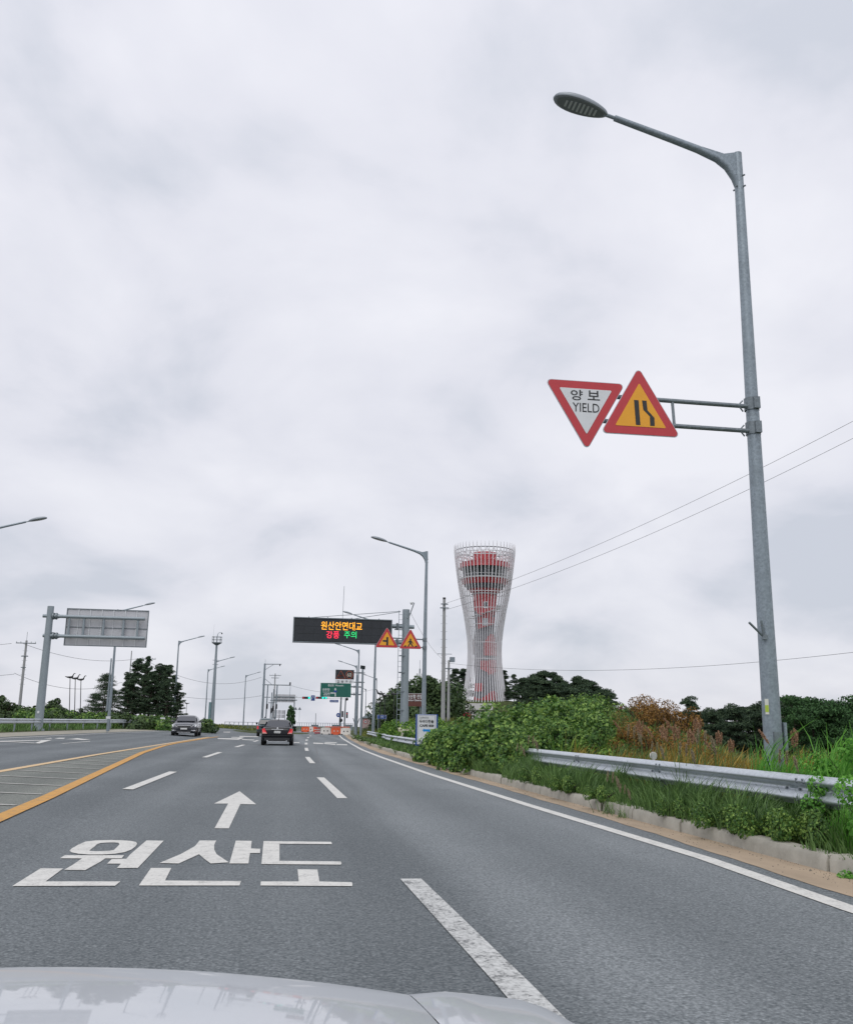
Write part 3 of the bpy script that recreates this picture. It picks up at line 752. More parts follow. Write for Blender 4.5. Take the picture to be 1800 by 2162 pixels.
vt('강풍', 688, 1333.5, 716, 1348, m_ledr, .001); vt('주의', 725.5, 1334, 752, 1348, m_ledg, .0)
for px in (652, 692, 742, 800):
    q = at(px, 1306.5, Y); m = MB(); m.cyl((q.x, Y, TL.z), (q.x, Y, TL.z+.07), .03, n=8); m.build('lifting_eye', m_galvd, vb, True)

# ================================================================== sign gantry seen from behind (left)
Y = 70
pb = below(80, Y); tp = at(105.5, 1280, Y)
gr = thing('sign_gantry', 'grey cantilever gantry carrying a large sign turned away from us', 'gantry', (pb.x, Y, pb.z))
m = MB(); m.tube([(pb.x, Y, pb.z-.4), (pb.x+.02, Y, tp.z)], [.30, .225], 18); m.build('post', m_pole, gr, True, 60)
m = MB(); m.cyl((pb.x, Y, pb.z-.1), (pb.x, Y, pb.z+.12), .42, n=16); m.build('base_plate', m_pole, gr, True)
m = MB(); q = at(83, 1504, Y); m.box((q.x, Y-.31, q.z), (.14, .02, .16)); m.build('inspection_label', m_swhite, gr, True)
sTL, sBR = at(141, 1284, Y), at(307, 1366, Y)
for py0, py1 in ((1299.5, 1308), (1341.5, 1348.5)):
    a, b = at(91, py0, Y), at(306, py1, Y); z = (a.z+b.z)/2
    m = MB(); m.cyl((a.x, Y-.05, z), (b.x, Y-.05, z), .12, n=14); m.build('arm', m_pole, gr, True)
    for px, wd in ((113, .34), (120, .30)):
        q = at(px, py0, Y); m = MB(); m.cyl((q.x-.05, Y-.05, z), (q.x+.05, Y-.05, z), .24, n=12); m.build('flange', m_galvd, gr, True)
    q = at(113, py0, Y); m = MB()
    for s_ in (-1, 1): m.prism([(q.x-.45, Y-.06, z+.12*s_), (q.x-.45, Y-.06, z+.26*s_), (q.x, Y-.06, z+.25*s_), (q.x+.45, Y-.06, z+.12*s_)], (0, .04, 0))
    m.build('gusset', m_galvd, gr, True)
    zz = z
for px in (147, 178, 220, 262, 292):
    q = at(px, 1305, Y); q2 = at(px, 1345, Y); m = MB(); m.cyl((q.x, Y-.02, q.z), (q.x, Y-.02, q2.z), .085, n=10); m.build('upright', m_pole, gr, True)
sb = thing('direction_sign', 'large rectangular sign panel seen from its grey ribbed back', 'road sign', ((sTL.x+sBR.x)/2, Y+.3, (sTL.z+sBR.z)/2))
cx, cz, wx, wz = (sTL.x+sBR.x)/2, (sTL.z+sBR.z)/2, sBR.x-sTL.x, sTL.z-sBR.z
for i in range(7):
    for j in range(2):
        m = MB(); m.box((sTL.x+(i+.5)*wx/7, Y+.3, sBR.z+(j+.5)*wz/2), (wx/7-.02, .03, wz/2-.02)); m.build('panel', m_back, sb, True)
m = MB()
m.box((cx, Y+.27, sTL.z), (wx+.06, .09, .06)); m.box((cx, Y+.27, sBR.z), (wx+.06, .09, .06)); m.box((sTL.x, Y+.27, cz), (.06, .088, wz)); m.box((sBR.x, Y+.27, cz), (.06, .088, wz)); m.build('frame', m_galvd, sb, True)
for i in range(1, 7):
    m = MB(); m.box((sTL.x+i*wx/7, Y+.262, cz), (.05, .06, wz-.06)); m.build('rib', m_swhite, sb, True)
m = MB(); m.box((cx, Y+.255, cz), (wx-.06, .05, .05)); m.build('rib', m_galvd, sb, True)

# ================================================================== green direction sign and speed board
Y = 122
p = below(751, Y); TL, BR = at(676.5, 1441.5, Y), at(740.5, 1473, Y)
gs = thing('sign_post', 'grey post with arms holding up the green direction sign', 'sign post', (p.x, Y+.3, p.z))
m = MB(); m.tube([(p.x, Y+.3, p.z-.4), (p.x+.02, Y+.3, at(753,1425,Y).z)], [.24, .17], 14); m.build('post', m_galv, gs, True, 60)
for py in (1450, 1466):
    z = at(745, py, Y).z; m = MB(); m.cyl((p.x+.5, Y+.3, z), (TL.x+.4, Y+.3, z), .09, n=10); m.box((p.x-.35, Y+.3, z), (.12, .3, .3)); m.build('arm', m_galvd, gs, True)
m = MB()
for s_ in (-1, 1): m.tube([(p.x+.05*s_, Y, p.z+.9), (p.x+.4*s_, Y, p.z+1.9)], .05, 6)
m.build('brace', m_galvd, gs, True)
gg = thing('direction_sign', 'green direction sign with white Korean place names and a forked arrow', 'road sign', ((TL.x+BR.x)/2, Y, (TL.z+BR.z)/2))
cx, cz, wx, wz = (TL.x+BR.x)/2, (TL.z+BR.z)/2, BR.x-TL.x, TL.z-BR.z
m = MB(); m.box((cx, Y, cz), (wx, .08, wz)); m.build('plate', m_swhite, gg, True)
m = MB(); m.box((cx, Y-.045, cz), (wx-.07, .02, wz-.07)); m.build('panel', m_green, gg, True)
yy = Y-.06
def gt(s_, x0, y0, x1, y1, mt=None, par=None, YY=None, b=.02):
    a, c = at(x0, y1, Y), at(x1, y0, Y); text(s_, a.x, a.z, c.x, c.z, yy, mt or m_swhite, par or gg, b)
gt('원산도', 692, 1445, 705, 1449.5); gt('Wonsando', 707.5, 1446, 725, 1449)
gt('선촌항', 680, 1453.5, 696, 1458.5); gt('Seonchon Port', 681, 1460, 696, 1462); gt('고남면', 682, 1463, 696, 1468); gt('Gonam', 683, 1469, 696, 1471)
def pxsym(pts, mt, par, YY, name='symbol'): MB().prism([(at(a, b, Y).x, YY, at(a, b, Y).z) for a, b in pts], (0, .004, 0)).build(name, mt, par, True)
pxsym([(706.6,1471),(706.6,1464.5),(700,1464.5),(700,1466),(697,1463.5),(700,1461),(700,1462.5),(706.6,1462.5),(706.6,1456),(705,1456),(707.6,1452.5),(710.2,1456),(708.8,1456),(708.8,1471)], m_swhite, gg, yy-.002, 'arrow')
pxsym([(704.2,1458),(711.2,1458),(711.2,1461),(707.7,1463),(704.2,1461)], m_blue, gg, yy-.006, 'route_shield')
Y = 101
p = below(761.5, Y)
sp = thing('sign_post', 'grey post topped with a small solar panel, holding the speed display', 'sign post', (p.x, Y+.2, p.z))
m = MB(); m.tube([(p.x, Y+.2, p.z-.4), (p.x+.02, Y+.2, at(763.6,1413,Y).z)], [.13, .10], 12); m.build('post', m_galv, sp, True, 60)
for py in (1420.5, 1440.5):
    z = at(755, py, Y).z; m = MB(); m.cyl((p.x+.25, Y+.2, z), (at(712, py, Y).x, Y+.2, z), .05, n=8); m.build('arm', m_galvd, sp, True)
    m = MB(); m.box((p.x-.22, Y+.2, z), (.5, .22, .14)); m.build('clamp', m_galvd, sp, True)
q = at(766, 1409, Y); Mx = Matrix.Rotation(R(-50), 3, 'X') @ Matrix.Rotation(R(12), 3, 'Y')
m = MB(); m.box((q.x, Y+.2, q.z), (.52, .45, .03), M=Mx); sol = m.build('solar_panel', m_glass, sp, True)
m = MB(); m.box(Vector((q.x, Y+.2, q.z))+Mx @ Vector((0,0,.02)), (.02, .44, .006), M=Mx); m.box(Vector((q.x, Y+.2, q.z))+Mx @ Vector((0,0,.021)), (.5, .02, .006), M=Mx); m.build('panel_grid', m_galv, sol, False)
sol.children[0].data.transform(Matrix.Translation(-sp.location))
sd_ = thing('speed_display', 'black LED board with a dim warning triangle and a 60 limit', 'road sign', (at(727,1425,Y).x, Y, at(727,1425,Y).z))
a, b = at(708.3, 1414, Y), at(746.8, 1435.2, Y); yy = Y-.06
m = MB(); m.box(((a.x+b.x)/2, Y, (a.z+b.z)/2), (b.x-a.x, .12, a.z-b.z)); m.build('housing', m_board, sd_, True)
def outl(pts, wd, mt, nm):
    P = [Vector((at(x_, y_, Y).x, Y-.065, at(x_, y_, Y).z)) for x_, y_ in pts]; MB().tube(P+[P[0], P[1]], wd, 4).build(nm, mt, sd_, True)
outl([(719.5,1416.2),(728.8,1433),(709.8,1433)], .015, m_ledo, 'warning_triangle')
outl([(737.3+7*math.cos(k*math.pi/10), 1425+8*math.sin(k*math.pi/10)) for k in range(20)], .014, m_ledo, 'speed_ring')
gt('60', 732.3, 1421, 742, 1429, m_ledw, sd_, b=.03); gt('안전', 715, 1425, 723.3, 1430, m_ledo, sd_, b=.03)
a, b = at(707.5, 1435.8, Y), at(746.8, 1443, Y)
m = MB(); m.box(((a.x+b.x)/2, Y, (a.z+b.z)/2), (b.x-a.x, .06, a.z-b.z)); m.build('caption_plate', m_swhite, sd_, True)
yy = Y-.035
for i, ch in enumerate('교량구간'): gt(ch, 711.5+i*8.6, 1436.8, 716.5+i*8.6, 1441.8, m_black, sd_, b=.02)
# ================================================================== observation tower
Y = 140; base = at(1022.5, 1487, Y); TX, TZ = base.x, base.z
pxm = Y/FPX*1.018                                           # metres per photograph pixel there
zy = lambda yy: (1740-yy)/4.773*pxm                       # height above the tower's foot
PR = [(1760, 228), (1740, 226), (1640, 205), (1500, 186), (1380, 170), (1260, 163), (1150, 165), (1040, 178), (960, 189), (800, 217), (640, 250), (480, 275), (320, 296), (210, 308), (150, 312)]
pz = [zy(a) for a, b in PR]; prr = [b/4.773*pxm for a, b in PR]
def prof(z): return float(np.interp(z, pz, prr))
tw = thing('observation_tower', 'tall waisted observation tower of white steel ribs around a red core', 'tower', (TX, Y, TZ))
NR = 48
H = zy(195)
rib = None
for k in range(NR):
    if rib is None:
        m = MB(); zs = np.linspace(0, H, 16)
        pts = [Vector((prof(z), 0, z)) for z in zs]+[Vector((prof(H)+.03, 0, H+.75))]
        wd = .10; vs = []
        for i, q in enumerate(pts):
            ww = wd if i < len(pts)-1 else .03; dd = .10 if i < len(pts)-1 else .03
            vs += [q+Vector((dd, -ww/2, 0)), q+Vector((dd, ww/2, 0)), q+Vector((-dd*.5, ww/2, 0)), q+Vector((-dd*.5, -ww/2, 0))]
        fs = []
        for i in range(len(pts)-1):
            for j in range(4): fs.append((4*i+j, 4*i+(j+1) % 4, 4*i+4+(j+1) % 4, 4*i+4+j))
        fs += [(3,2,1,0), tuple(4*(len(pts)-1)+j for j in range(4))]
        m.add(vs, fs); rib = m.build('rib', m_twhite, tw); o = rib
    else:
        o = rib.copy(); COL.objects.link(o); o.parent = tw
    o.rotation_euler = (0, 0, 2*math.pi*(k+.5)/NR)
def ringt(z, rad, r_, mt, name, n=48, par=None):
    m = MB(); P = [Vector((rad*math.cos(2*math.pi*j/n), rad*math.sin(2*math.pi*j/n), z)) for j in range(n+1)]; m.tube(P, r_, 6, False); return m.build(name, mt, par or tw)
for yy in (1300, 1140, 960, 800, 640): ringt(zy(yy), prof(zy(yy))-.12, .05, m_twhite, 'hoop')
for yy in (205, 240, 275): ringt(zy(yy), prof(zy(yy))-.14, .075, m_tdark if yy == 205 else m_twhite, 'crown_hoop')
m = MB()
for k in range(24):
    a0, a1 = 2*math.pi*k/24, 2*math.pi*(k+.5)/24
    for s_ in (0, 1):
        aa, bb = (a0, a1) if s_ == 0 else (a1, a0+2*math.pi/24)
        z0, z1 = (zy(275), zy(210)) if s_ == 0 else (zy(210), zy(275))
        m.cyl((prof(z0)*.9*math.cos(aa), prof(z0)*.9*math.sin(aa), z0), (prof(z1)*.93*math.cos(bb), prof(z1)*.93*math.sin(bb), z1), .045, n=5)
    m.cyl((1.9*math.cos(a0), 1.9*math.sin(a0), zy(300)), (prof(zy(240))*.95*math.cos(a0), prof(zy(240))*.95*math.sin(a0), zy(235)), .05, n=5)
m.build('crown_lattice', m_twhite, tw)
u = pxm/4.773
def drum(name, y0, y1, w0, w1, mt, par=None, n=32):
    m = MB(); m.lathe([(0, zy(y0)), (w0*u, zy(y0)), (w1*u, zy(y1)), (0, zy(y1))], n=n); return m.build(name, mt, par or tw)
drum('lift_housing', 330, 222, 122, 122, m_tred)
drum('roof_band', 384, 330, 262, 250, m_tred)
ringt(zy(384), 264*u, .06, m_red, 'roof_edge')
gal = drum('glazing', 488, 384, 205, 225, m_glass)
for k in range(26):
    a = 2*math.pi*k/26; m = MB(); m.cyl((207*u*math.cos(a), 207*u*math.sin(a), zy(488)), (227*u*math.cos(a), 227*u*math.sin(a), zy(386)), .035, n=5); m.build('mullion', m_twhite, gal)
drum('gallery_floor', 500, 488, 250, 252, m_swhite)
ringt(zy(462), 248*u, .03, m_swhite, 'gallery_rail')
drum('deck_band', 555, 500, 216, 244, m_tred); drum('deck_soffit', 600, 556, 175, 212, m_tdark)
drum('lower_room', 640, 600, 130, 170, m_tred)
ringt(zy(648), 132*u, .07, m_swhite, 'collar')
# core: grey shaft wrapped by red stair panels
m = MB(); m.lathe([(100*u, zy(1752)), (100*u, zy(640))], n=28); m.build('shaft', m_tgrey, tw)
m_red2 = m_tred
def wrap(name, mt, a0, a1, fb, ft, rad, n=14):
    m = MB()
    for j in range(n+1):
        a = R(a0+(a1-a0)*j/n)
        for z in (fb(j/n), ft(j/n)): m.v.append((rad*math.cos(a), rad*math.sin(a), z))
    m.f = [(2*j, 2*j+2, 2*j+3, 2*j+1) for j in range(n)]; return m.build(name, mt, tw)
r1 = 122*u
wrap('stair_panel', m_tred, 195, 345, lambda t: zy(800+90*math.sin(t*3.1)), lambda t: zy(645), r1)
wrap('stair_panel', m_tred, 255, 330, lambda t: zy(1270), lambda t: zy(1150-95*math.sin(t*3.14)), r1+.02)
wrap('stair_panel', m_tred, 235, 300, lambda t: zy(1400+60*t), lambda t: zy(1320), r1)
wrap('stair_panel', m_tred, 275, 345, lambda t: zy(1460-50*t), lambda t: zy(1310), r1+.03)
wrap('stair_panel', m_tred, 195, 345, lambda t: zy(1752), lambda t: zy(1650+40*math.sin(t*6.3)), r1+.05)
wrap('stair_panel', m_tred, 200, 250, lambda t: zy(1620), lambda t: zy(1540), r1+.01)
wrap('stair_panel', m_tred, 20, 170, lambda t: zy(1500-300*t), lambda t: zy(1350-300*t), r1)
wrap('stair_panel', m_tred, 225, 315, lambda t: zy(1010-60*t), lambda t: zy(885), r1+.02)
wn = wrap('window', m_twhite, 252, 272, lambda t: zy(800), lambda t: zy(735), r1+.06, 4); wrap('pane', m_glass, 254.5, 269.5, lambda t: zy(785), lambda t: zy(742), r1+.08, 4).parent = wn
wrap('panel', m_sgrey, 250, 275, lambda t: zy(975), lambda t: zy(900), r1+.05, 4)
for k in range(16):
    a = R(200+k*17); zc_ = zy(900-k*14); m = MB(); m.box((160*u*math.cos(a), 160*u*math.sin(a), zc_), (80*u, .5, .06), a); m.build('stair_tread', m_swhite, tw)
m = MB(); m.lathe([(0, -4), (235*u, -4), (235*u, zy(1752)), (0, zy(1752))], n=32); m.build('plinth', m_conc, tw)
m = MB(); m.box((-.4, -110*u, zy(1722)), (1.0, .12, 1.5)); m.build('door', m_glass, tw)

# ================================================================== buildings
Y = 130; a, b = at(950, 1484, Y), at(1040, 1520, Y)
bl = thing('pavilion', 'low white flat-roofed pavilion with a red wall below the tower', 'building', ((a.x+b.x)/2, Y+2.5, b.z-1))
cx = (a.x+b.x)/2
zt, zm = a.z, at(960, 1498, Y).z
m = MB(); m.box((cx, Y+2.5, (zt+zm)/2), (b.x-a.x, 5, zt-zm)); m.build('parapet', m_bwall, bl, True)
m = MB(); m.box((cx+.05, Y+2.6, (zm+b.z)/2-1.5), (b.x-a.x-.4, 4.6, zm-b.z+3)); m.build('wall', m_bwall, bl, True)
m = MB(); m.box((at(968,1505,Y).x+.35, Y+.27, (zm+b.z)/2-1.2), (2.9, .06, zm-b.z+1.6)); rw = m.build('red_wall', m_tred, bl, True)
for k in range(4):
    m = MB(); m.box((at(968,1505,Y).x-.7+k*.72, Y+.22, (zm+b.z)/2-1.2), (.03, .05, zm-b.z+1.55)); m.build('wall_joint', m_tdark, rw, False); rw.children[-1].data.transform(Matrix.Translation(-bl.location))
m = MB(); e0, e1 = at(949, 1484, Y), at(976, 1474, Y); m.prism([(e0.x, Y+1.2, e0.z), (e1.x+.4, Y+1.2, e0.z), (e1.x-.6, Y+1.2, e1.z-.1), (e0.x+.1, Y+1.2, e1.z)], (0, 2.4, 0)); m.build('roof', m_roof, bl, True)
Y = 205; a, b = at(766, 1516, Y), at(800, 1533, Y)
hs = thing('small_house', 'small pinkish house with a dark hipped roof beyond the signals', 'house', ((a.x+b.x)/2, Y+2, b.z))
cx = (a.x+b.x)/2; hw = (b.x-a.x)/2
m_pink = mat('pink_render', (.38, .28, .27), .8, var=.1, scale=1)
m = MB(); m.box((cx, Y+2, (a.z+b.z)/2-.3), (2*hw-.3, 4, a.z-b.z+.6)); m.build('wall', m_pink, hs, True)
m = MB(); zt = at(780, 1510.5, Y).z
m.add([(cx-hw-.1, Y-.3, a.z), (cx+hw+.1, Y-.3, a.z), (cx+hw+.1, Y+4.3, a.z), (cx-hw-.1, Y+4.3, a.z), (cx-.6, Y+2, zt+.3), (cx+.6, Y+2, zt+.3)], [(0,1,5,4), (2,3,4,5), (1,2,5), (3,0,4), (3,2,1,0)]); m.build('roof', m_roof, hs, True)
for dx in (-.9, .5):
    m = MB(); m.box((cx+dx, Y-.02, (a.z+b.z)/2+.1), (.7, .08, .6)); w_ = m.build('window', m_swhite, hs, True); m = MB(); m.box((cx+dx, Y-.07, (a.z+b.z)/2+.1), (.56, .04, .46)); m.build('pane', m_glass, w_, False); w_.children[0].data.transform(Matrix.Translation(-hs.location))

# ================================================================== utility poles and cables
def upole(label, px, Y, py_top, rad, arms, mt, group='utility poles', steps=True):
    p = below(px, Y); top = at(px, py_top, Y); t = thing('utility_pole', label, 'utility pole', (p.x, Y, p.z), group=group)
    z1 = top.z-p.z
    MB().tube([(0,0,-.5), (0,0,z1)], [rad, rad*.62], 14).build('pole', mt, t, sharp=60)
    for k, (zf, ln) in enumerate(arms):
        c = MB().box((0, -rad*.8, z1*zf), (ln, .09, .09)).build('crossarm', m_galvd, t)
        for s_ in (-1, -.55, .55, 1):
            if ln > 1: MB().tube([(s_*(ln/2-.06), -rad*.8, z1*zf+.04), (s_*(ln/2-.06), -rad*.8, z1*zf+.12), (s_*(ln/2-.06), -rad*.8, z1*zf+.2)], [.025, .05, .03], 8).build('insulator', m_swhite, c)
    if steps:
        m = MB()
        for k in range(8): m.cyl((-.28, 0, z1*(.45+k*.06)), (.28, 0, z1*(.45+k*.06)), .012, n=5)
        m.build('step_bolts', m_galvd, t)
    return t, top
pA, tA = upole('thick pale concrete utility pole standing just left of the tower', 934.5, 80, 1265, .19, [(.93, .75), (.96, .6)], m_conc)
MB().cyl((0,0,tA.z-pA.location.z), (0,0,tA.z-pA.location.z+.14), .13, n=12).build('cap', m_black, pA)
pB, tB = upole('shorter concrete utility pole with a cable box beside the white pavilion', 946, 96, 1394, .16, [(.86, 1.0)], m_conc)
MB().box((.35, 0, 6.2), (.5, .3, .5)).build('cable_box', m_galv, pB); MB().cyl((-1.2, 0, 6.75), (.3, 0, 6.75), .03, n=6).build('side_arm', m_galv, pB)
pC, tC = upole('slim utility pole with crossarm and lightning spike far out on the grass', 38, 105, 1352, .17, [(.965, 2.0), (.80, .7), (.66, .5)], m_conc)
MB().cyl((0,0,tC.z-pC.location.z), (0,0,tC.z-pC.location.z+.9), .02, n=5).build('spike', m_galvd, pC)
pD, tD = upole('plain grey pole standing in front of the pine grove beside a lamp', 222.5, 100, 1390, .11, [], m_galv, steps=False)
pE, tE = upole('thin bare pole rising out of the dark pine grove', 265, 128, 1374, .10, [], m_conc, steps=False)
pF, tF = upole('utility pole with a double crossarm beyond the traffic signals', 575, 190, 1422, .16, [(.965, 2.2), (.92, 1.4), (.5, .6)], m_conc)
pG, tG = upole('thin pole with a short crossarm behind the pine grove', 303, 132, 1387, .10, [(.97, 1.8)], m_conc, steps=False)
def cable(label, a, b, sag, r_=.012, mt=None, n=28, grp='overhead cables'):
    a, b = Vector(a), Vector(b); P = [a.lerp(b, k/n)-Vector((0, 0, sag*4*(k/n)*(1-k/n))) for k in range(n+1)]
    c = P[0].copy(); t = MB(); t.tube([q-c for q in P], r_, 5); o = t.build('cable', mt or m_cable); o.location = c
    return tag(o, label, 'cable', grp)
up_lab = 'thin overhead cable running from the concrete pole past the tower to the right'
e1, e2 = at(2150, 700, 36), at(2150, 742, 36)
cable(up_lab, tA-Vector((0,0,.45)), e1, 1.0, .011); cable(up_lab, tA-Vector((0,0,1.0)), e2, 1.1, .011)
cable('low slack cable dipping past the tower foot towards the lamp pole', tB-Vector((0,0,.3)), at(2000, 1352, 48), 1.15, .012)
cable('cable falling from the gantry camera down behind the lamp post', at(866, 1293, 62.2), tB-Vector((0,0,.2)), .6, .010, m_cablel)
lw = 'thin grey cable strung between the poles beyond the left guardrail'
cable(lw, tC-Vector((.6,0,.35)), at(-300, 1366, 100), .3, .02, m_cablel); cable(lw, tC-Vector((-.6,0,.35)), tG-Vector((0,0,.1)), 1.0, .02, m_cablel)
cable(lw, tC-Vector((0,0,3.5)), at(-300, 1432, 100), .3, .02, m_cablel); cable(lw, tC-Vector((0,0,3.4)), at(255, 1441, 128), 1.2, .02, m_cablel)
cable(lw, tG-Vector((0,0,.2)), at(552, 1430, 150), 2.0, .02, m_cablel); cable(lw, at(255, 1441, 128), at(552, 1469, 150), 1.2, .02, m_cablel)
cable('thin grey cable crossing behind the green direction sign', at(609, 1446, 150), at(792, 1455, 170), 1.0, .018, m_cablel)

# ================================================================== CCTV mast
Y = 128; p = below(446, Y); tp = at(459, 1358, Y)
cc = thing('cctv_mast', 'tapered grey mast with a railed platform and camera on top', 'mast', (p.x, Y, p.z))
h = tp.z-p.z
MB().tube([(0,0,-.3), (0,0,h*.45), (0,0,h)], [.30, .22, .13], 14).build('pole', m_pole, cc, sharp=60)
MB().lathe([(.15, h-.3), (.62, h), (.62, h+.08), (0, h+.08)], n=16).build('platform', m_galvd, cc)
for z in (h+.45, h+.8):
    MB().tube([(.62*math.cos(k*math.pi/8), .62*math.sin(k*math.pi/8), z) for k in range(17)], .025, 5, False).build('rail', m_galvd, cc)
for k in range(8): MB().cyl((.62*math.cos(k*math.pi/4), .62*math.sin(k*math.pi/4), h), (.62*math.cos(k*math.pi/4), .62*math.sin(k*math.pi/4), h+.85), .025, n=5).build('baluster', m_galvd, cc)
MB().tube([(.0,0,h), (.02,0,h+1.0), (.12,0,h+1.3), (.35,0,h+1.42), (.55,0,h+1.4)], [.05,.045,.035,.03,.03], 7).build('camera_arm', m_galv, cc)
MB().ball((.58, 0, h+1.28), .09, .09, .11).build('camera_dome', m_black, cc)
MB().cyl((-.5, 0, h), (-.48, 0, h+2.5), .025, .012, 5).build('whip_aerial', m_swhite, cc)
for zf in (.75, .8): MB().box((0, 0, h*zf), (.75, .06, .05)).build('crossbar', m_galvd, cc)
MB().box((-.35, -.1, 1.7), (.3, .3, 3.6)).build('cabinet', mat('cabinet_teal', (.16, .26, .28), .5, var=.08), cc)
Y = 150; p = below(551.5, Y); tp = at(556.5, 1401, Y)
sg = thing('signal_mast', 'tall grey mast with two horizontal camera arms above the far junction', 'mast', (p.x, Y, p.z))
h = tp.z-p.z
MB().tube([(0,0,-.3), (0,0,h)], [.21, .14], 12).build('pole', m_galv, sg, sharp=60)
MB().cyl((0,0,h-.1), (2.55,0,h-.05), .06, n=8).build('arm', m_galvd, sg); MB().cyl((0,0,h-1.0), (1.3,0,h-.15), .035, n=6).build('brace', m_galvd, sg)
z = h-(1444-1401)/FPX*Y
MB().cyl((-.2,0,z), (4.1,0,z), .07, n=8).build('arm', m_galvd, sg); MB().cyl((.0,0,z+1.0), (1.2,0,z+.05), .035, n=6).build('brace', m_galvd, sg)
MB().cyl((2.3,0,h-.1), (2.3,0,h-.35), .08, n=8).build('camera', m_black, sg); MB().box((4.0, 0, z+.25), (.22, .25, .4)).build('camera', m_black, sg)
MB().cyl((0.05,0,h), (.05,0,h+.65), .02, n=5).build('spike', m_galvd, sg); MB().cyl((4.05,0,z), (4.0,0,z-2.4), .03, n=5).build('hanger', m_galv, sg)
# cluster of posts below it
cl_lab = 'slim dark post with signal boxes in the cluster beneath the camera mast'
for px, Y, pt, rd in ((559, 152, 1446, .11), (568.5, 155, 1462, .10), (572, 156, 1455, .09), (579, 158, 1447, .13)):
    p = below(px, Y); tp = at(px+2, pt, Y); t = thing('signal_post', cl_lab, 'post', (p.x, Y, p.z), group='posts below the camera mast'); h = tp.z-p.z
    MB().tube([(0,0,-.3), (.1,0,h)], [rd, rd*.8], 10).build('pole', m_galv, t)
    MB().box((.12, -.15, h*.55), (.28, .2, .75)).build('signal_box', m_black, t); MB().box((-.05, -.15, h*.3), (.3, .2, .5)).build('signal_box', m_galvd, t)
    MB().box((.1, 0, h*.74), (1.0, .1, .1)).build('crossarm', m_galvd, t)
Y = 175; a, b = at(579, 1466, Y), at(623, 1483.5, Y); p = below(618.5, Y)
t = thing('direction_sign', 'far grey sign back on a post beside two thin conifers', 'road sign', (p.x, Y, p.z))
MB().tube([(p.x, Y, p.z-.3), (p.x, Y, a.z)], .10, 8).build('post', m_galv, t, True)
for i in range(3): MB().box((a.x+(i+.5)*(b.x-a.x)/3, Y-.1, (a.z+b.z)/2), ((b.x-a.x)/3-.03, .05, a.z-b.z)).build('panel', m_back, t, True)
for f in (.3, .7): MB().cyl((a.x, Y-.2, b.z+(a.z-b.z)*f), (b.x+.3, Y-.2, b.z+(a.z-b.z)*f), .09, n=8).build('arm', m_galvd, t, True)
Y = 172; a, b = at(578, 1499, Y), at(601, 1517, Y)
t = thing('billboard_frame', 'small grey billboard frame on legs behind the dark pickup', 'billboard', (a.x, Y, gz(a.x, Y)))
for i in range(3):
    for j in range(2): MB().box((a.x+(i+.5)*(b.x-a.x)/3, Y, b.z+(j+.5)*(a.z-b.z)/2), ((b.x-a.x)/3-.08, .06, (a.z-b.z)/2-.08)).build('panel', m_back, t, True)
for x_ in (a.x, (a.x+b.x)/2, b.x): MB().cyl((x_, Y+.08, gz(x_, Y)-.2), (x_, Y+.08, a.z), .05, n=6).build('leg', m_galvd, t, True)
for px in (624, 632.5):
    q = at(px, 1497, 178); t = thing('warning_sign', 'far triangular sign seen from its grey back', 'road sign', (q.x, 178, q.z), group='far triangular sign backs')
    pl([(q.x+a_, q.z+b_) for a_, b_ in tri(0, 0, .62, .03)], 178, .02, 'plate', m_galvd, t)
    MB().cyl((q.x, 178.1, q.z+.1), (q.x, 178.1, gz(q.x, 178)-.2), .018, n=5).build('post', m_galv, t, True)

# ================================================================== traffic signals
Y = 142; p = below(716, Y)
ts = thing('traffic_signal', 'traffic signal mast with green lights on a long arm and a blue round sign', 'traffic signal', (p.x, Y, p.z))
zt = at(718, 1474, Y).z
MB().tube([(p.x, Y, p.z-.3), (p.x+.1, Y, zt+.2)], [.16, .11], 12).build('pole', m_galvd, ts, True, 60)
za = at(690, 1475, Y).z
MB().cyl((p.x+.6, Y, za), (at(622,1475,Y).x, Y, za+.1), .05, n=8).build('arm', m_swhite, ts, True)
for x0, x1, lit in ((638, 654.5, (653,)), (666.5, 690, (679, 688.5))):
    a, b = at(x0, 1471.5, Y), at(x1, 1475.8, Y)
    hb = MB().box(((a.x+b.x)/2, Y-.14, (a.z+b.z)/2), (b.x-a.x, .22, a.z-b.z+.06)).build('signal_head', m_black, ts, True)
    for lx in np.linspace(x0+2.5, x1-2.3, 3 if x0 < 650 else 4):
        q = at(lx, 1473.6, Y); on = any(abs(lx-c) < 3 for c in lit)
        o = MB().cyl((q.x, Y-.24, q.z), (q.x, Y-.29, q.z), .13, n=12).build('signal_lens', m_sig if on else (m_tail if lx < x0+5 else m_glass), hb); o.data.transform(Matrix.Translation(-ts.location))
def plate(label, px0, py0, px1, py1, Y, mt, words=None, name='road_sign', post=None, mt2=None, bold=.02, cat='road sign'):
    a, b = at(px0, py0, Y), at(px1, py1, Y)
    t = thing(name, label, cat, ((a.x+b.x)/2, Y, (a.z+b.z)/2))
    MB().box(((a.x+b.x)/2, Y, (a.z+b.z)/2), (b.x-a.x, .04, a.z-b.z)).build('plate', m_swhite, t, True)
    MB().box(((a.x+b.x)/2, Y-.025, (a.z+b.z)/2), (b.x-a.x-.05, .02, a.z-b.z-.05)).build('panel', mt, t, True)
    for wd, x0, y0, x1, y1 in (words or []):
        c, d = at(x0, y1, Y), at(x1, y0, Y); text(wd, c.x, c.z, d.x, d.z, Y-.038, mt2 or m_swhite, t, bold)
    if post:
        for x_ in post: q = at(x_, py1, Y); MB().cyl((q.x, Y+.06, gz(q.x, Y)-.2), (q.x, Y+.06, a.z), .035, n=6).build('post', m_galv, t, True)
    return t
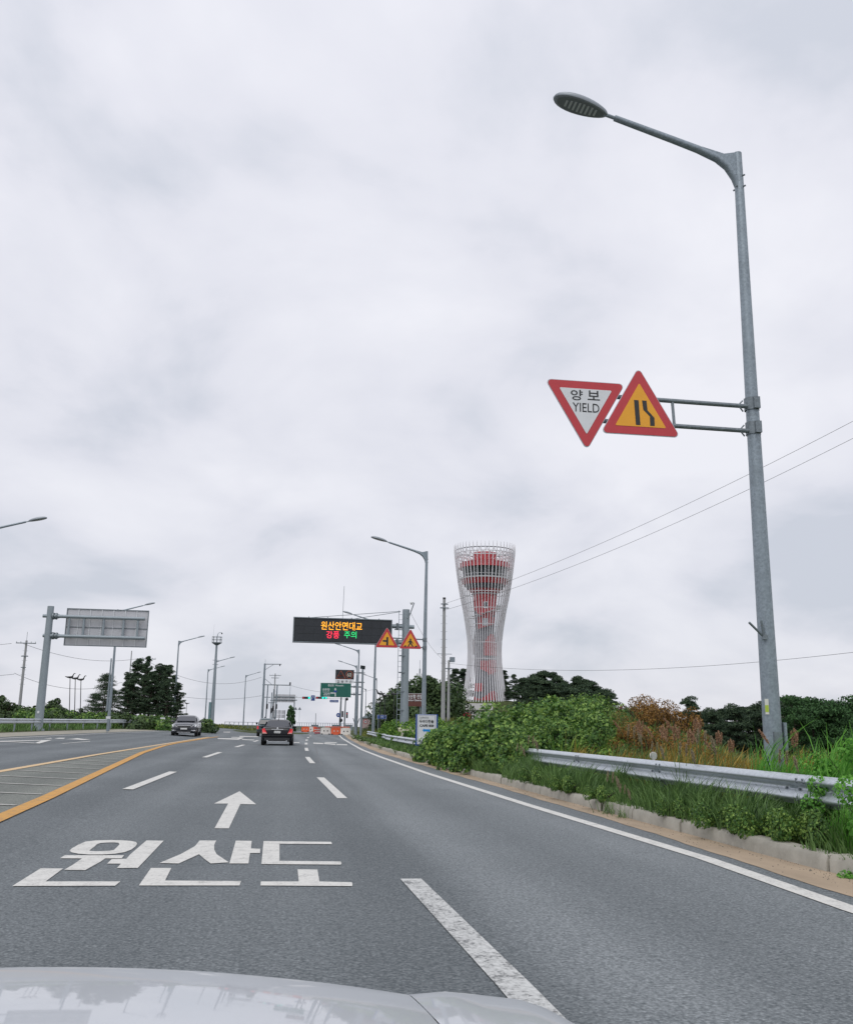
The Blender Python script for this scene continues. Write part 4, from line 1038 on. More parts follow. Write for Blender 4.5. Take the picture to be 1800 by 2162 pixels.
t = plate('small blue turn sign hanging between the two green signal heads', 656.5, 1468, 664.5, 1480, 141.7, m_blue)
pt_ = [at(658.5,1477,141.7), at(658.8,1472,141.7), at(661,1470.5,141.7), at(662.5,1472,141.7), at(662.5,1474,141.7)]
MB().tube([q-Vector((0,.045,0)) for q in pt_], .035, 5).build('arrow', m_swhite, t, True)
plate('narrow blue street name sign fixed to the signal mast', 696, 1477.5, 714, 1483.5, 141.8, m_blue, [('원산안면대교', 698, 1479, 712, 1482)])
ps_lab = 'pedestrian signal post with dark signal boxes near the orange barriers'
Y = 138; p = below(725.5, Y); t = thing('traffic_signal', ps_lab, 'traffic signal', (p.x, Y, p.z)); zt = at(728, 1474, Y).z-p.z
MB().tube([(0,0,-.3), (.1,0,zt)], [.12, .09], 10).build('pole', m_galvd, t)
MB().box((-.28, -.1, at(722.5,1508,Y).z-p.z), (.26, .24, .85)).build('signal_head', m_black, t); MB().box((.36, -.1, at(731.5,1510,Y).z-p.z), (.24, .24, .85)).build('signal_head', m_black, t)
MB().ball((.28, -.1, zt-.15), .2, .2, .22).build('camera', m_black, t)
for dx, z in ((-.28, 1508), (.36, 1510)):
    o = MB().cyl((dx, -.23, at(722,z,Y).z-p.z+.2), (dx, -.25, at(722,z,Y).z-p.z+.2), .09, n=10).build('signal_lens', m_tail if dx > 0 else m_glass, t)
q = at(714, 1510, 141.6); t = thing('keep_left_sign', 'round blue arrow sign on the signal mast', 'road sign', (q.x, 141.6, q.z))
MB().cyl((q.x, 141.6, q.z), (q.x, 141.64, q.z), .3, n=20).build('plate', m_blue, t, True); MB().prism([(q.x-.18, 141.59, q.z), (q.x-.02, 141.59, q.z+.13), (q.x-.02, 141.59, q.z+.05), (q.x+.18, 141.59, q.z+.05), (q.x+.18, 141.59, q.z-.05), (q.x-.02, 141.59, q.z-.05), (q.x-.02, 141.59, q.z-.13)], (0, .005, 0)).build('arrow', m_swhite, t, True)
q = at(719.5, 1521, 137); t = thing('roadside_mirror', 'dark round roadside mirror turned away near the orange barriers', 'mirror', (q.x, 137, gz(q.x, 137)))
MB().ball((q.x, 137, q.z), .24, .08, .26).build('hood', m_black, t, True); MB().cyl((q.x, 137.1, q.z), (q.x, 137.1, gz(q.x, 137)-.2), .04, n=6).build('post', m_galvd, t, True)
# round limit sign and blue board, brown tourist board
q = at(771.5, 1524, 118); t = thing('limit_sign', 'round white sign with a red ring in front of the small house', 'road sign', (q.x, 118, q.z))
MB().cyl((q.x, 118, q.z), (q.x, 118.03, q.z), .26, n=20).build('ring', m_red, t, True); MB().cyl((q.x, 117.985, q.z), (q.x, 118.0, q.z), .19, n=20).build('panel', m_swhite, t, True)
text('30', q.x-.11, q.z-.08, q.x+.11, q.z+.08, 117.98, m_black, t, .02); MB().cyl((q.x, 118.06, q.z+.2), (q.x, 118.06, gz(q.x, 118)-.2), .03, n=6).build('post', m_galv, t, True)
plate('dark blue notice board on two black posts below the wooden birds', 796, 1509.5, 815.5, 1518.5, 96, m_blue, [('원산도 항', 801, 1512, 813, 1515.5)], post=(798.5, 813))
br_ = plate('brown tourist sign with white letters between the gantry post and lamp', 858, 1464, 899, 1492, 70, m_brown, [('원산항 전망대', 859, 1467, 897.5, 1475), ('Harbor Observatory', 859.5, 1477, 897, 1481.5)], post=(862, 887))
MB().box((at(878.5,1487,70).x, 69.965, at(878.5,1487,70).z), (1.35, .012, .32)).build('lower_panel', mat('sign_maroon', (.12, .04, .03), .5), br_, True)
# cafe board
Y = 40; a, b = at(877.5, 1508, Y), at(923, 1575, Y); g0 = gz((a.x+b.x)/2, Y)
cs = thing('cafe_sign', 'white cafe board with a blue frame and a bent blue arrow', 'sign', ((a.x+b.x)/2, Y, g0))
cx, cz = (a.x+b.x)/2, (a.z+b.z)/2
MB().box((cx, Y, cz), (b.x-a.x, .10, a.z-b.z)).build('frame', m_blue, cs, True)
wa = at(880.5, 1509, Y); wb = at(919.8, 1572, Y)
MB().box(((wa.x+wb.x)/2, Y-.055, (wa.z+wb.z)/2), (wb.x-wa.x, .02, wa.z-wb.z)).build('panel', m_swhite, cs, True)
ia, ib2 = at(882.6, 1510.5, Y), at(917.3, 1570, Y)
m = MB()
for (x0, x1, z0, z1) in ((ia.x, ib2.x, ia.z, ia.z-.008), (ia.x, ia.x+.008, ib2.z, ia.z), (ib2.x-.008, ib2.x, ib2.z, ia.z)): m.box(((x0+x1)/2, Y-.067, (z0+z1)/2), (abs(x1-x0)+.001, .003, abs(z1-z0)+.001))
m.build('outline', m_blue, cs, True)
yy = Y-.068
for wd, x0, y0, x1, y1, bo in (('오션비치의', 885, 1513.5, 904, 1518, .01), ('두바다찬솔', 884.5, 1520, 915, 1527, .03), ('CAFE 858', 885, 1530, 915, 1535, .05)):
    gt(wd, x0, y0, x1, y1, m_black, cs, b=bo)
pxsym([(891,1542),(895,1538),(895,1540),(907.8,1540),(907.8,1556.5),(904,1556.5),(904,1544.5),(895,1544.5),(895,1546.5)], m_cyan, cs, Y-.07, 'arrow')
for x_ in (a.x+.12, b.x-.12): MB().box((x_, Y+.08, (g0+cz)/2-.1), (.06, .06, cz-g0+.2)).build('leg', m_galvd, cs, True)

# ================================================================== plastic barriers and posts
def barrier(mt, loc, rz, label, w_=1.25, h_=.82):
    t = thing('plastic_barrier', label, 'barrier', loc, rz, 'plastic water-filled barriers')
    m = MB(); sec = [(.24, 0), (.24, .18), (.13, .42), (.10, h_), (-.10, h_), (-.13, .42), (-.24, .18), (-.24, 0)]
    vs = []
    for x_, s_ in ((-w_/2, .8), (-w_/2+.06, 1), (w_/2-.06, 1), (w_/2, .8)):
        for a_, b_ in sec: vs.append((x_, a_*s_, b_))
    n = len(sec); fs = [(i*n+j, i*n+(j+1) % n, (i+1)*n+(j+1) % n, (i+1)*n+j) for i in range(3) for j in range(n)]
    fs += [tuple(range(n)), tuple(range(4*n-1, 3*n-1, -1))]
    m.add(vs, fs); m.build('body', mt, t)
    for dx in (-.22, .22): MB().cyl((dx, -.16, .46), (dx, -.20, .46), .08, n=12).build('hole', m_black if mt is m_pwhite else m_pwhite, t)
    MB().box((0, 0, h_+.03), (w_*.7, .12, .06)).build('top_rib', mt, t)
    for dx in (-w_*.38, w_*.38): MB().box((dx, -.19, .06), (.24, .12, .1)).build('foot_notch', m_black, t)
    return t
wl, ol = 'white plastic barrier with two dark holes closing the side lane', 'orange plastic barrier with two pale holes closing the side lane'
for px, py, Y, mt in ((687.5, 0, 126, m_pwhite), (709, 0, 124, m_orange), (729.5, 0, 122, m_pwhite), (644.5, 0, 160, m_orange), (653, 0, 161, m_pwhite), (661.5, 0, 162, m_orange)):
    x_ = at(px, 1545, Y).x; barrier(mt, (x_, Y, float(zroad(x_, Y))+.005), R(-4), ({126: 'white plastic barrier between the striped posts and the orange barrier', 122: 'white plastic barrier at the kerb end of the barrier row'}[Y] if mt is m_pwhite else ol) if Y < 150 else ('far '+('white' if mt is m_pwhite else 'orange')+' plastic barrier in the row behind the sedan'))
for k in range(6):
    px = 665+k*1.9; Y = 128+k*.8; x_ = at(px, 1545, Y).x; t = thing('delineator_post', 'slim red and white striped delineator post beside the white barrier', 'post', (x_, Y, float(zroad(x_, Y))), group='striped delineator posts')
    MB().cyl((0,0,0), (0,0,.05), .12, n=10).build('foot', m_black, t); MB().cyl((0,0,.05), (0,0,.85), .04, n=8).build('tube', m_red, t)
    for z in (.3, .55): MB().cyl((0,0,z), (0,0,z+.1), .043, n=8).build('band', m_pwhite, t)
t = thing('crossbar_barrier', 'long low orange plank barrier behind the plastic barriers', 'barrier', (at(712,1540,134).x, 134, 0))
MB().box((0, 0, .95), (3.4, .05, .12)).build('plank', m_orange, t)
for dx in (-1.5, 1.5): MB().box((dx, .06, .5), (.06, .06, 1.0)).build('leg', m_pwhite, t)
# railings at the far end
def railing(label, x0, x1, Y, h_, zb, n, mt, grp):
    t = thing('railing', label, 'railing', ((x0+x1)/2, Y, zb), group=grp)
    for k in range(n+1): MB().box((x0+(x1-x0)*k/n-(x0+x1)/2, 0, h_/2-.2), (.09, .09, h_+.4)).build('post', mt, t)
    for z in (h_-.04, h_*.55, h_*.2): MB().box((0, 0, z), (x1-x0, .05, .06)).build('rail', mt, t)
    return t
railing('dark post and rail fence along the far grass bank', at(475, 1525, 160).x, at(552, 1525, 160).x, 160, 1.15, gz(-6, 160), 8, m_galvd, 'far railings')
railing('pale picket railing closing the end of the road', at(618, 1525, 196).x, at(745, 1525, 196).x, 196, 1.7, float(-5*sst(190, 420, 196))-.1, 26, m_galv, 'far railings')
for px in (665, 708, 736):
    q = at(px, 1527, 230); t = tag(MB().box((0,0,.5), (1.6, 1.2, 1.3)).box((0,0,1.18), (1.75, 1.4, .1)).build('site_hut', m_galv), 'small grey hut beyond the pale railing', 'hut', 'huts beyond the railing'); t.location = (q.x, 230, q.z-1.6)
q = at(666, 1522, 215); t = tag(MB().cyl((0,0,-2), (0,0,1.6), .06, n=6).build('slim_pole', m_galvd), 'short slim pole beyond the pale railing', 'pole'); t.location = q

# ================================================================== carved birds on poles
def bird_pole(px, pyt, Y, label, flip, grp):
    p = below(px, Y); tp = at(px+(2 if px < 500 else .5), pyt, Y); h = tp.z-p.z; t = thing('bird_pole', label, 'carved bird pole', (p.x, Y, p.z), group=grp)
    MB().tube([(0,0,-.3), ((tp.x-p.x)*.5,0,h*.5), (tp.x-p.x,0,h)], [.045, .04, .035], 7).build('pole', m_black, t)
    d = tp.x-p.x; s_ = -1 if flip else 1
    MB().tube([(d-.5*s_,0,h+.12), (d-.25*s_,0,h+.05), (d,0,h+.03), (d+.22*s_,0,h+.1), (d+.28*s_,0,h+.3), (d+.36*s_,0,h+.42), (d+.50*s_,0,h+.40)], [.015, .07, .11, .09, .045, .05, .012], 8).build('bird', m_black, t)
for px, py in ((146, 1431), (157, 1433.5), (169, 1436)): bird_pole(px, py, 98, 'wooden bird carving on a thin pole in the grass before the pines', False, 'carved bird poles')
for px, py, Y in ((802, 1466, 88), (811.5, 1470, 90), (831, 1467, 90)): bird_pole(px, py, Y, 'wooden bird carving on a thin black pole near the gantry post', True, 'carved bird poles')
for px, py in ((373, 1486), (380, 1488), (392, 1486)): bird_pole(px, py, 165, 'far carved bird on a thin pole between lamp and oncoming car', True, 'carved bird poles')
# aerial mast, small posts
Y = 110; p = below(884, Y); tp = at(885, 1412, Y); h = tp.z-p.z
t = thing('aerial_mast', 'slim mast with white antenna panels behind the brown sign', 'mast', (p.x, Y, p.z)); MB().tube([(0,0,-.3), (0,0,h)], [.1, .07], 8).build('pole', m_galvd, t)
for dx in (-.3, 0, .3): MB().box((dx, -.1, h-1.2), (.22, .14, 1.3)).build('antenna_panel', m_swhite, t)
MB().cyl((0,0,h), (0,0,h+1.0), .02, n=5).build('spike', m_galvd, t); MB().box((0,0,h-3), (.5, .3, 1.1)).build('equipment_box', m_galv, t)
for px in (339, 344): 
    p = below(px, 96); t = thing('marker_board', 'small white marker board on a short post behind the guardrail', 'marker', (p.x, 96, p.z), group='white marker boards'); MB().box((0, 0, .95), (.22, .03, .75)).build('board', m_swhite, t); MB().cyl((0,.03,-.2), (0,.03,1.2), .025, n=6).build('post', m_galv, t)
p = below(225.5, 72.5); t = thing('marker_board', 'low white sign on a thin post beside the lamp pole', 'marker', (p.x, 72.5, p.z)); MB().box((0, -.03, 1.25), (.32, .03, .18)).build('board', m_swhite, t); MB().cyl((0,0,-.2), (0,0,1.2), .03, n=6).build('post', m_galv, t)
p = at(1379, 1596, 15.2); z = gz(p.x, 15.2); t = thing('delineator', 'round white reflector on a short post behind the near guardrail', 'delineator', (p.x, 15.2, z))
MB().cyl((0,0,-.2), (0,0,p.z-z-.06), .024, n=8).build('post', m_pwhite, t); MB().cyl((0,.012,p.z-z), (0,-.012,p.z-z), .062, n=20).build('rim', m_pwhite, t); MB().cyl((0,-.012,p.z-z), (0,-.018,p.z-z), .05, n=20).build('reflector', mat('reflector_glass', (.55,.58,.55), .15, var=.2, scale=30, coat=.6), t)
m = MB(); q = at(820, 1536, 118)
for k in range(3): m.ball((q.x-1+k*1.0, 118+k*.5, gz(q.x, 118)-.1), 1.6, 1.3, .95-.18*k, 14, 7, v0=-10)
t = tag(m.build('earth_mound', m_earth), 'low mound of bare red earth below the wooden birds', 'earth mound')
# ================================================================== cars
m_carb = m_car; m_carg = mat('dark_grey_car_paint', (.028, .032, .042), .22, var=.1, coat=.5, spec=.5)
def superring(z, yr, yf, w_, n=28, p=.42):
    c, hl = (yr+yf)/2, (yf-yr)/2; out_ = []
    for j in range(n):
        a = 2*math.pi*j/n; ca, sa = math.cos(a), math.sin(a)
        out_.append((w_*math.copysign(abs(ca)**p, ca), c+hl*math.copysign(abs(sa)**p, sa), z))
    return out_
def lift(rings, top=True):
    m = MB(); n = len(rings[0])
    for r_ in rings: m.v += r_
    for i in range(len(rings)-1):
        for j in range(n): m.f.append((i*n+j, i*n+(j+1) % n, (i+1)*n+(j+1) % n, (i+1)*n+j))
    m.f.append(tuple((len(rings)-1)*n+j for j in range(n)))
    return m
def body_loft(st):
    m = MB(); n = 0
    for y, w_, zb, zt in st:
        h = zt-zb
        half = [(w_*.86, zb), (w_*.965, zb+.10*h), (w_, zb+.32*h), (w_*.995, zb+.60*h), (w_*.965, zb+.80*h), (w_*.90, zt-.05*h), (w_*.74, zt), (w_*.35, zt+.018)]
        ring_ = [(x, y, z) for x, z in half]+[(-x, y, z) for x, z in half[::-1]]
        n = len(ring_); m.v += ring_
    for i in range(len(st)-1):
        for j in range(n): m.f.append((i*n+j, (i+1)*n+j, (i+1)*n+(j+1) % n, i*n+(j+1) % n))
    m.f.append(tuple(range(n))); m.f.append(tuple((len(st)-1)*n+j for j in range(n))[::-1])
    return m
def wheel(t, x, y, rad=.32):
    s_ = 1 if x > 0 else -1
    g_ = MB().lathe([(rad*.62, -.11), (rad*.9, -.115), (rad, -.085), (rad, .085), (rad*.9, .115), (rad*.62, .11)], n=24)
    g_.v = [(x+c, y+a, rad+b) for a, b, c in g_.v]; ty = g_.build('wheel', m_rubber, t)
    r_ = MB().lathe([(0, .075), (rad*.2, .09), (rad*.55, .10), (rad*.64, .105), (rad*.64, -.1), (0, -.1)], n=24)
    r_.v = [(x+s_*c, y+a, rad+b) for a, b, c in r_.v]; r_.build('rim', m_chrome, ty)
    for k in range(5):
        a = 2*math.pi*k/5; MB().box((x+s_*.103, y+rad*.38*math.cos(a), rad+rad*.38*math.sin(a)), (.012, .05, rad*.3), M=Matrix.Rotation(a-math.pi/2, 3, 'X')).build('rim_slot', m_black, ty)
def face(pts, off, name, mt, t, th=.012):           # thin shell piece laid over the bodywork
    return MB().prism(pts, off).build(name, mt, t)
def sedan(name, label, loc, rz, front):
    t = thing(name, label, 'car', loc, rz); m_car = m_carg if front else m_carb
    st = [(-2.42,.70,.42,.80), (-2.38,.82,.30,.94), (-2.28,.885,.24,1.0), (-1.95,.905,.22,1.045), (-1.4,.915,.2,1.03), (0,.92,.2,.985), (1.1,.915,.2,.965), (1.7,.90,.2,.915), (2.1,.87,.22,.84), (2.32,.80,.27,.75), (2.42,.66,.36,.64)]
    body_loft(st).build('body', m_car, t, sharp=50)
    cab = lift([superring(.93,-2.0,1.35,.84), superring(1.04,-1.86,1.15,.81), superring(1.2,-1.55,.82,.745), superring(1.36,-1.22,.42,.655), superring(1.44,-1.0,.18,.59), superring(1.475,-.72,-.05,.45), superring(1.48,-.5,-.2,.2)]).build('cabin', m_car, t, sharp=60)
    # glass
    rw = [(-.70,-1.93,1.03), (.70,-1.93,1.03), (.66,-1.64,1.19), (.56,-1.27,1.37), (-.56,-1.27,1.37), (-.66,-1.64,1.19)]
    MB().prism([(-.70,-1.89,1.045), (.70,-1.89,1.045), (.565,-1.235,1.365), (-.565,-1.235,1.365)], (0,-.03,.02)).build('rear_window', m_carglass, t)
    MB().prism([(-.70,1.175,1.045), (.70,1.175,1.045), (.57,.435,1.365), (-.57,.435,1.365)], (0,.03,.02)).build('windscreen', m_carglass, t)
    for s_ in (-1, 1):
        for y0, y1, y2, y3 in ((-1.5,-.35,-.35,-1.12), (-.3,.85,.36,-.3)):
            MB().prism([(s_*.795,y0,1.05), (s_*.795,y1,1.05), (s_*.675,y2,1.34), (s_*.675,y3,1.34)], (s_*.02,0,.006)).build('side_window', m_carglass, t)
        MB().ball((s_*.98, .72, 1.03), .11, .07, .075, 10, 6).box((s_*.88, .74, .99), (.14, .05, .04)).build('wing_mirror', m_car, t)
        for y in (-1.42, 1.45):
            wheel(t, s_*.815, y)
            MB().lathe([(0,0), (.40,0), (.40,.02)], n=24).v
    if not front:
        for s_ in (-1, 1):
            MB().prism([(s_*.58,-2.37,.66), (s_*.84,-2.30,.66), (s_*.875,-2.20,.93), (s_*.74,-2.30,.97), (s_*.62,-2.37,.74)], (0,-.14,0)).build('tail_light', m_tailon, t)
            MB().prism([(s_*.60,-2.38,.665), (s_*.83,-2.31,.665), (s_*.84,-2.31,.73), (s_*.63,-2.38,.73)], (0,-.145,0)).build('indicator', mat('indicator_lens', (.75,.45,.40), .2, var=.05, coat=.6), t)
            MB().cyl((s_*.55, -2.46, .27), (s_*.55, -2.3, .27), .035, n=10).build('exhaust', m_chrome, t)
        MB().box((0, -2.43, .905), (.68, .05, .035)).build('chrome_bar', m_chrome, t)
        pl_ = MB().box((0, -2.455, .76), (.36, .02, .125)).build('number_plate', m_plate, t)
        text('52가4187', -.15, .72, .15, .80, -2.467, m_black, pl_, .01, world=False)
        MB().ball((0, -2.43, .965), .05, .012, .038, 12, 6).build('badge', m_chrome, t)
        MB().box((0, -2.40, .56), (1.66, .10, .03)).build('bumper_strip', m_black, t)
        MB().box((0, -2.40, .36), (1.45, .10, .16)).build('lower_bumper', m_black, t)
        MB().box((0, -2.38, .235), (1.15, .06, .03)).build('exhaust_trim', m_chrome, t)
        MB().box((0, -.9, 1.49), (.03, .16, .05)).build('aerial_fin', m_black, t)
    else:
        for s_ in (-1, 1):
            MB().prism([(s_*.50,2.36,.62), (s_*.80,2.26,.64), (s_*.87,2.08,.80), (s_*.74,2.18,.84), (s_*.58,2.33,.74)], (0,.07,.015)).build('headlight', m_lamp, t)
            MB().box((s_*.66, 2.37, .40), (.30, .10, .07)).build('fog_light', m_chrome, t)
        MB().box((0, 2.43, .745), (.92, .06, .04)).build('chrome_bar', m_chrome, t)
        MB().prism([(-.45,2.40,.72), (.45,2.40,.72), (.36,2.44,.55), (-.36,2.44,.55)], (0,.05,0)).build('grille', m_black, t)
        pl_ = MB().box((0, 2.50, .52), (.46, .02, .11)).build('number_plate', m_plate, t)
        MB().box((0, 2.40, .35), (1.0, .12, .14)).build('intake', m_black, t); MB().box((0, 2.45, .27), (.9, .06, .03)).build('intake_trim', m_chrome, t)
    return t
sedan('black_sedan', 'black sedan with chrome bar and lit red tail lights driving ahead', (-.06, 59.2, .0), R(-1), False)
q = gnd(387, 1554.5)
sedan('oncoming_car', 'dark car with bright headlights approaching in the oncoming lane', (q.x, q.y+2.3, q.z), R(180.5), True).scale = (1.06,)*3
# dark pickup beyond the sedan
q = Vector((-1.25, 99, 0)); t = thing('pickup_truck', 'dark teal pickup with a covered bed, half hidden by the sedan', 'truck', q)
body_loft([(-2.5,.90,.45,1.08), (-2.45,.93,.40,1.12), (-1,.94,.36,1.12), (1,.94,.36,1.12), (1.8,.93,.36,1.1), (2.4,.88,.4,1.0), (2.5,.8,.5,.85)]).build('body', m_teal, t, sharp=50)
lift([superring(1.05,-2.46,.95,.88), superring(1.3,-2.36,.7,.84), superring(1.62,-2.15,.25,.74), superring(1.74,-1.95,.0,.66), superring(1.77,-1.5,-.4,.4)]).build('canopy', m_teal, t, sharp=60)
MB().prism([(-.74,-2.43,1.2), (.74,-2.43,1.2), (.66,-2.20,1.6), (-.66,-2.20,1.6)], (0,-.04,0)).build('rear_window', m_carglass, t)
for s_ in (-1, 1):
    MB().box((s_*.84, -2.48, .86), (.16, .08, .3)).build('tail_light', m_tailon, t)
    for y in (-1.5, 1.5): wheel(t, s_*.82, y, .37)
    MB().ball((s_*1.03, .9, 1.25), .1, .07, .12, 8, 6).build('wing_mirror', m_black, t)
MB().box((0, -2.53, .5), (1.75, .1, .18)).build('bumper', m_black, t); MB().box((0, -2.52, .8), (.4, .03, .13)).build('number_plate', m_plate, t)

# ================================================================== bonnet of the car we ride in
CX = -.42
oc_ = thing('own_car', 'pale silver car bonnet we look out over, reflecting the sky', 'car', (CX, .9, 0))
def hz(x, y): return .902-.06*(y-.5)**2-.13*x*x-.9*max(0, y-1.72)**2
def hood_mesh(x0, x1, y0, yend, nx, ny, off=0.0):
    m = MB()
    for i in range(ny+1):
        for j in range(nx+1):
            x = x0+(x1-x0)*j/nx; ye = yend(x); y = y0+(ye-y0)*i/ny
            m.v.append((x, y-.9, hz(x, y)+off))
    for i in range(ny):
        for j in range(nx):
            a = i*(nx+1)+j; m.f.append((a, a+1, a+nx+2, a+nx+1))
    return m
ye = lambda x: 2.02-.28*abs(x)**2.4
hood_mesh(-.66, .66, .42, ye, 40, 40).build('bonnet', m_hood, oc_, sharp=60)
for s_ in (-1, 1):
    m = MB(); ny = 30; nx = 10
    for i in range(ny+1):
        for j in range(nx+1):
            f = j/nx; x = s_*(.6625+.2675*min(1, f*1.2)); y = .42+(ye(.668)+.02-.10*f-.42)*i/ny
            z = hz(x, y)+.010*min(1, f*5)+.085*max(0, abs(x)-.6625)-.8*max(0, f-.62)**2
            m.v.append((x+s_*.02*max(0, f-.8)*5, y-.9, z))
    for i in range(ny):
        for j in range(nx):
            a = i*(nx+1)+j; q = (a, a+1, a+nx+2, a+nx+1); m.f.append(q if s_ > 0 else q[::-1])
    m.build('wing', m_hood, oc_, sharp=60)
    m = MB(); m.box((s_*.915, .05, .50), (.05, 1.25, .42)); m.build('side_panel', m_hood, oc_)
    m = MB(); m.box((s_*.664, .38, hz(.664, 1.3)-.03), (.014, 1.4, .03)); 
    wheel(oc_, s_*.80, .15, .32)
    m = MB(); m.prism([(s_*.50,.98,.64), (s_*.84,.80,.64), (s_*.86,.70,.72), (s_*.55,.94,.72)], (0,.05,-.02)); m.build('headlight', m_lamp, oc_)
m = MB(); m.add([(-.84,.86,.26),(.84,.86,.26),(.84,.86,.62),(-.84,.86,.62),(-.72,1.02,.26),(.72,1.02,.26),(.70,1.0,.66),(-.70,1.0,.66)], [(0,3,2,1),(4,5,6,7),(0,1,5,4),(1,2,6,5),(2,3,7,6),(3,0,4,7)]); m.build('bumper', m_hood, oc_)
m = MB(); m.box((0, -.50, .86), (1.5, .10, .05)); m.build('cowl', m_black, oc_)
m = MB(); m.box((0, .2, .40), (1.55, 1.2, .3)); m.build('engine_bay', m_black, oc_)
# ================================================================== vegetation
def rand_dirs(n, rng):
    v = rng.normal(size=(n, 3)); return v/np.linalg.norm(v, axis=1, keepdims=True)
def leaves(P, Nrm, S, rng, wid=.42, droop=.3, jitter=.6):
    n = len(P)
    Nn = Nrm+jitter*rand_dirs(n, rng); Nn /= np.linalg.norm(Nn, axis=1, keepdims=True)
    t = rand_dirs(n, rng)-np.array([0, 0, droop]); t -= Nn*(t*Nn).sum(1, keepdims=True); t /= np.linalg.norm(t, axis=1, keepdims=True)+1e-9
    b = np.cross(Nn, t); S = S[:, None]
    v0 = P-t*S*.5; v1 = P+b*S*wid+Nn*S*.10; v2 = P+t*S*.55-Nn*S*.16; v3 = P-b*S*wid+Nn*S*.10
    V = np.stack([v0, v1, v2, v3], 1).reshape(-1, 3); F = np.arange(4*n).reshape(-1, 4); return V, F
def mound_leaves(rx, ry, rz, n, size, rng, clumps=26, lo=-.15):
    # lumpy dome: leaf clumps spread over it, leaves over each clump
    d = rand_dirs(clumps*3, rng); d = d[d[:, 2] > lo][:clumps]; k = len(d)
    cc_ = d*np.array([rx, ry, rz])*rng.uniform(.55, 1.0, (k, 1)); cr = rng.uniform(.18, .42, k)*min(rx, ry, rz*1.3)
    which = rng.integers(0, k, n); dd = rand_dirs(n, rng); rr = rng.uniform(.6, 1.06, n)**.5
    P = cc_[which]+dd*(cr[which]*rr)[:, None]
    out_n = dd*.8+P/np.array([rx, ry, rz])*.7+np.array([0, 0, .35]); out_n /= np.linalg.norm(out_n, axis=1, keepdims=True)
    keep = P[:, 2] > -.25*rz; P = P[keep]; out_n = out_n[keep]
    return leaves(P, out_n, rng.uniform(.65, 1.25, len(P))*size, rng)
def shrub_proto(name, label, cat, rx, ry, rz, n, size, mt, seed, group, clumps=26):
    rng = np.random.default_rng(seed); t = thing(name, label, cat, group=group)
    V, F = mound_leaves(rx, ry, rz, n, size, rng, clumps)
    link('foliage', fast_quads('foliage', V, F), mt, t)
    m = MB(); rr = random.Random(seed)
    for k in range(7 if rx > .55 else 2):
        a = rr.uniform(0, 6.28); m.tube([(.05*math.cos(a), .05*math.sin(a), -.3), (.3*rx*math.cos(a), .3*ry*math.sin(a), .35*rz), (.7*rx*math.cos(a), .7*ry*math.sin(a), .75*rz)], [.03, .02, .008] if rx > .55 else [.006, .004, .002], 5)
    m.build('stems', m_bark, t); return t
def blades(X_, Y_, Z_, Hh, rng, wid=.012, lean=.45, wind=(0.2, -.15)):
    n = len(X_); a = rng.uniform(0, 2*np.pi, n); L = rng.uniform(.15, lean, n)*Hh
    dx = np.cos(a)*L+wind[0]*Hh; dy = np.sin(a)*L+wind[1]*Hh
    pa = a+np.pi/2+rng.normal(0, .4, n); wx = np.cos(pa)*wid/2; wy = np.sin(pa)*wid/2
    wsc = rng.uniform(.7, 1.5, n)
    rows_ = []
    for tt, ws_ in ((0, 1.0), (.4, .95), (.75, .65), (1.0, .08)):
        cx_ = X_+dx*tt**2; cy_ = Y_+dy*tt**2; cz_ = Z_+Hh*(tt-.22*tt**2.5)
        for s_ in (-1, 1): rows_.append(np.stack([cx_+s_*wx*ws_*wsc, cy_+s_*wy*ws_*wsc, cz_], 1))
    V = np.stack(rows_, 1).reshape(-1, 3); o = np.arange(n)[:, None]*8
    F = np.concatenate([o+np.array([[0, 1, 3, 2]]), o+np.array([[2, 3, 5, 4]]), o+np.array([[4, 5, 7, 6]])], 0); return V, F
def grass_patch(name, label, mt, n, yr_, tr_, hr, rng, wid=.012, side='r', clump=.6, lean=.45, dens=None, wind=(.15, -.1)):
    yy = rng.uniform(*yr_, n*2); tt = rng.uniform(*tr_, n*2)
    if dens is not None: k = rng.uniform(0, 1, n*2) < dens(yy, tt); yy, tt = yy[k], tt[k]
    yy, tt = yy[:n], tt[:n]
    xx = xr(yy)+tt if side == 'r' else xl(yy)-tt
    cn = .5+.5*np.sin(xx*5.1+np.sin(yy*3.3)*2)*np.sin(yy*4.3+np.sin(xx*2.7)*2)
    Hh = rng.uniform(hr[0], hr[1], len(xx))*(1-clump+clump*cn*1.4)
    V, F = blades(xx, yy, ground_z(xx, yy)-.02, Hh, rng, wid, lean, wind)
    o = link(name, fast_quads(name, V, F), mt); o['label'] = label; o['kind'] = 'stuff'; o['category'] = 'grass'; return o
rng = np.random.default_rng(5)
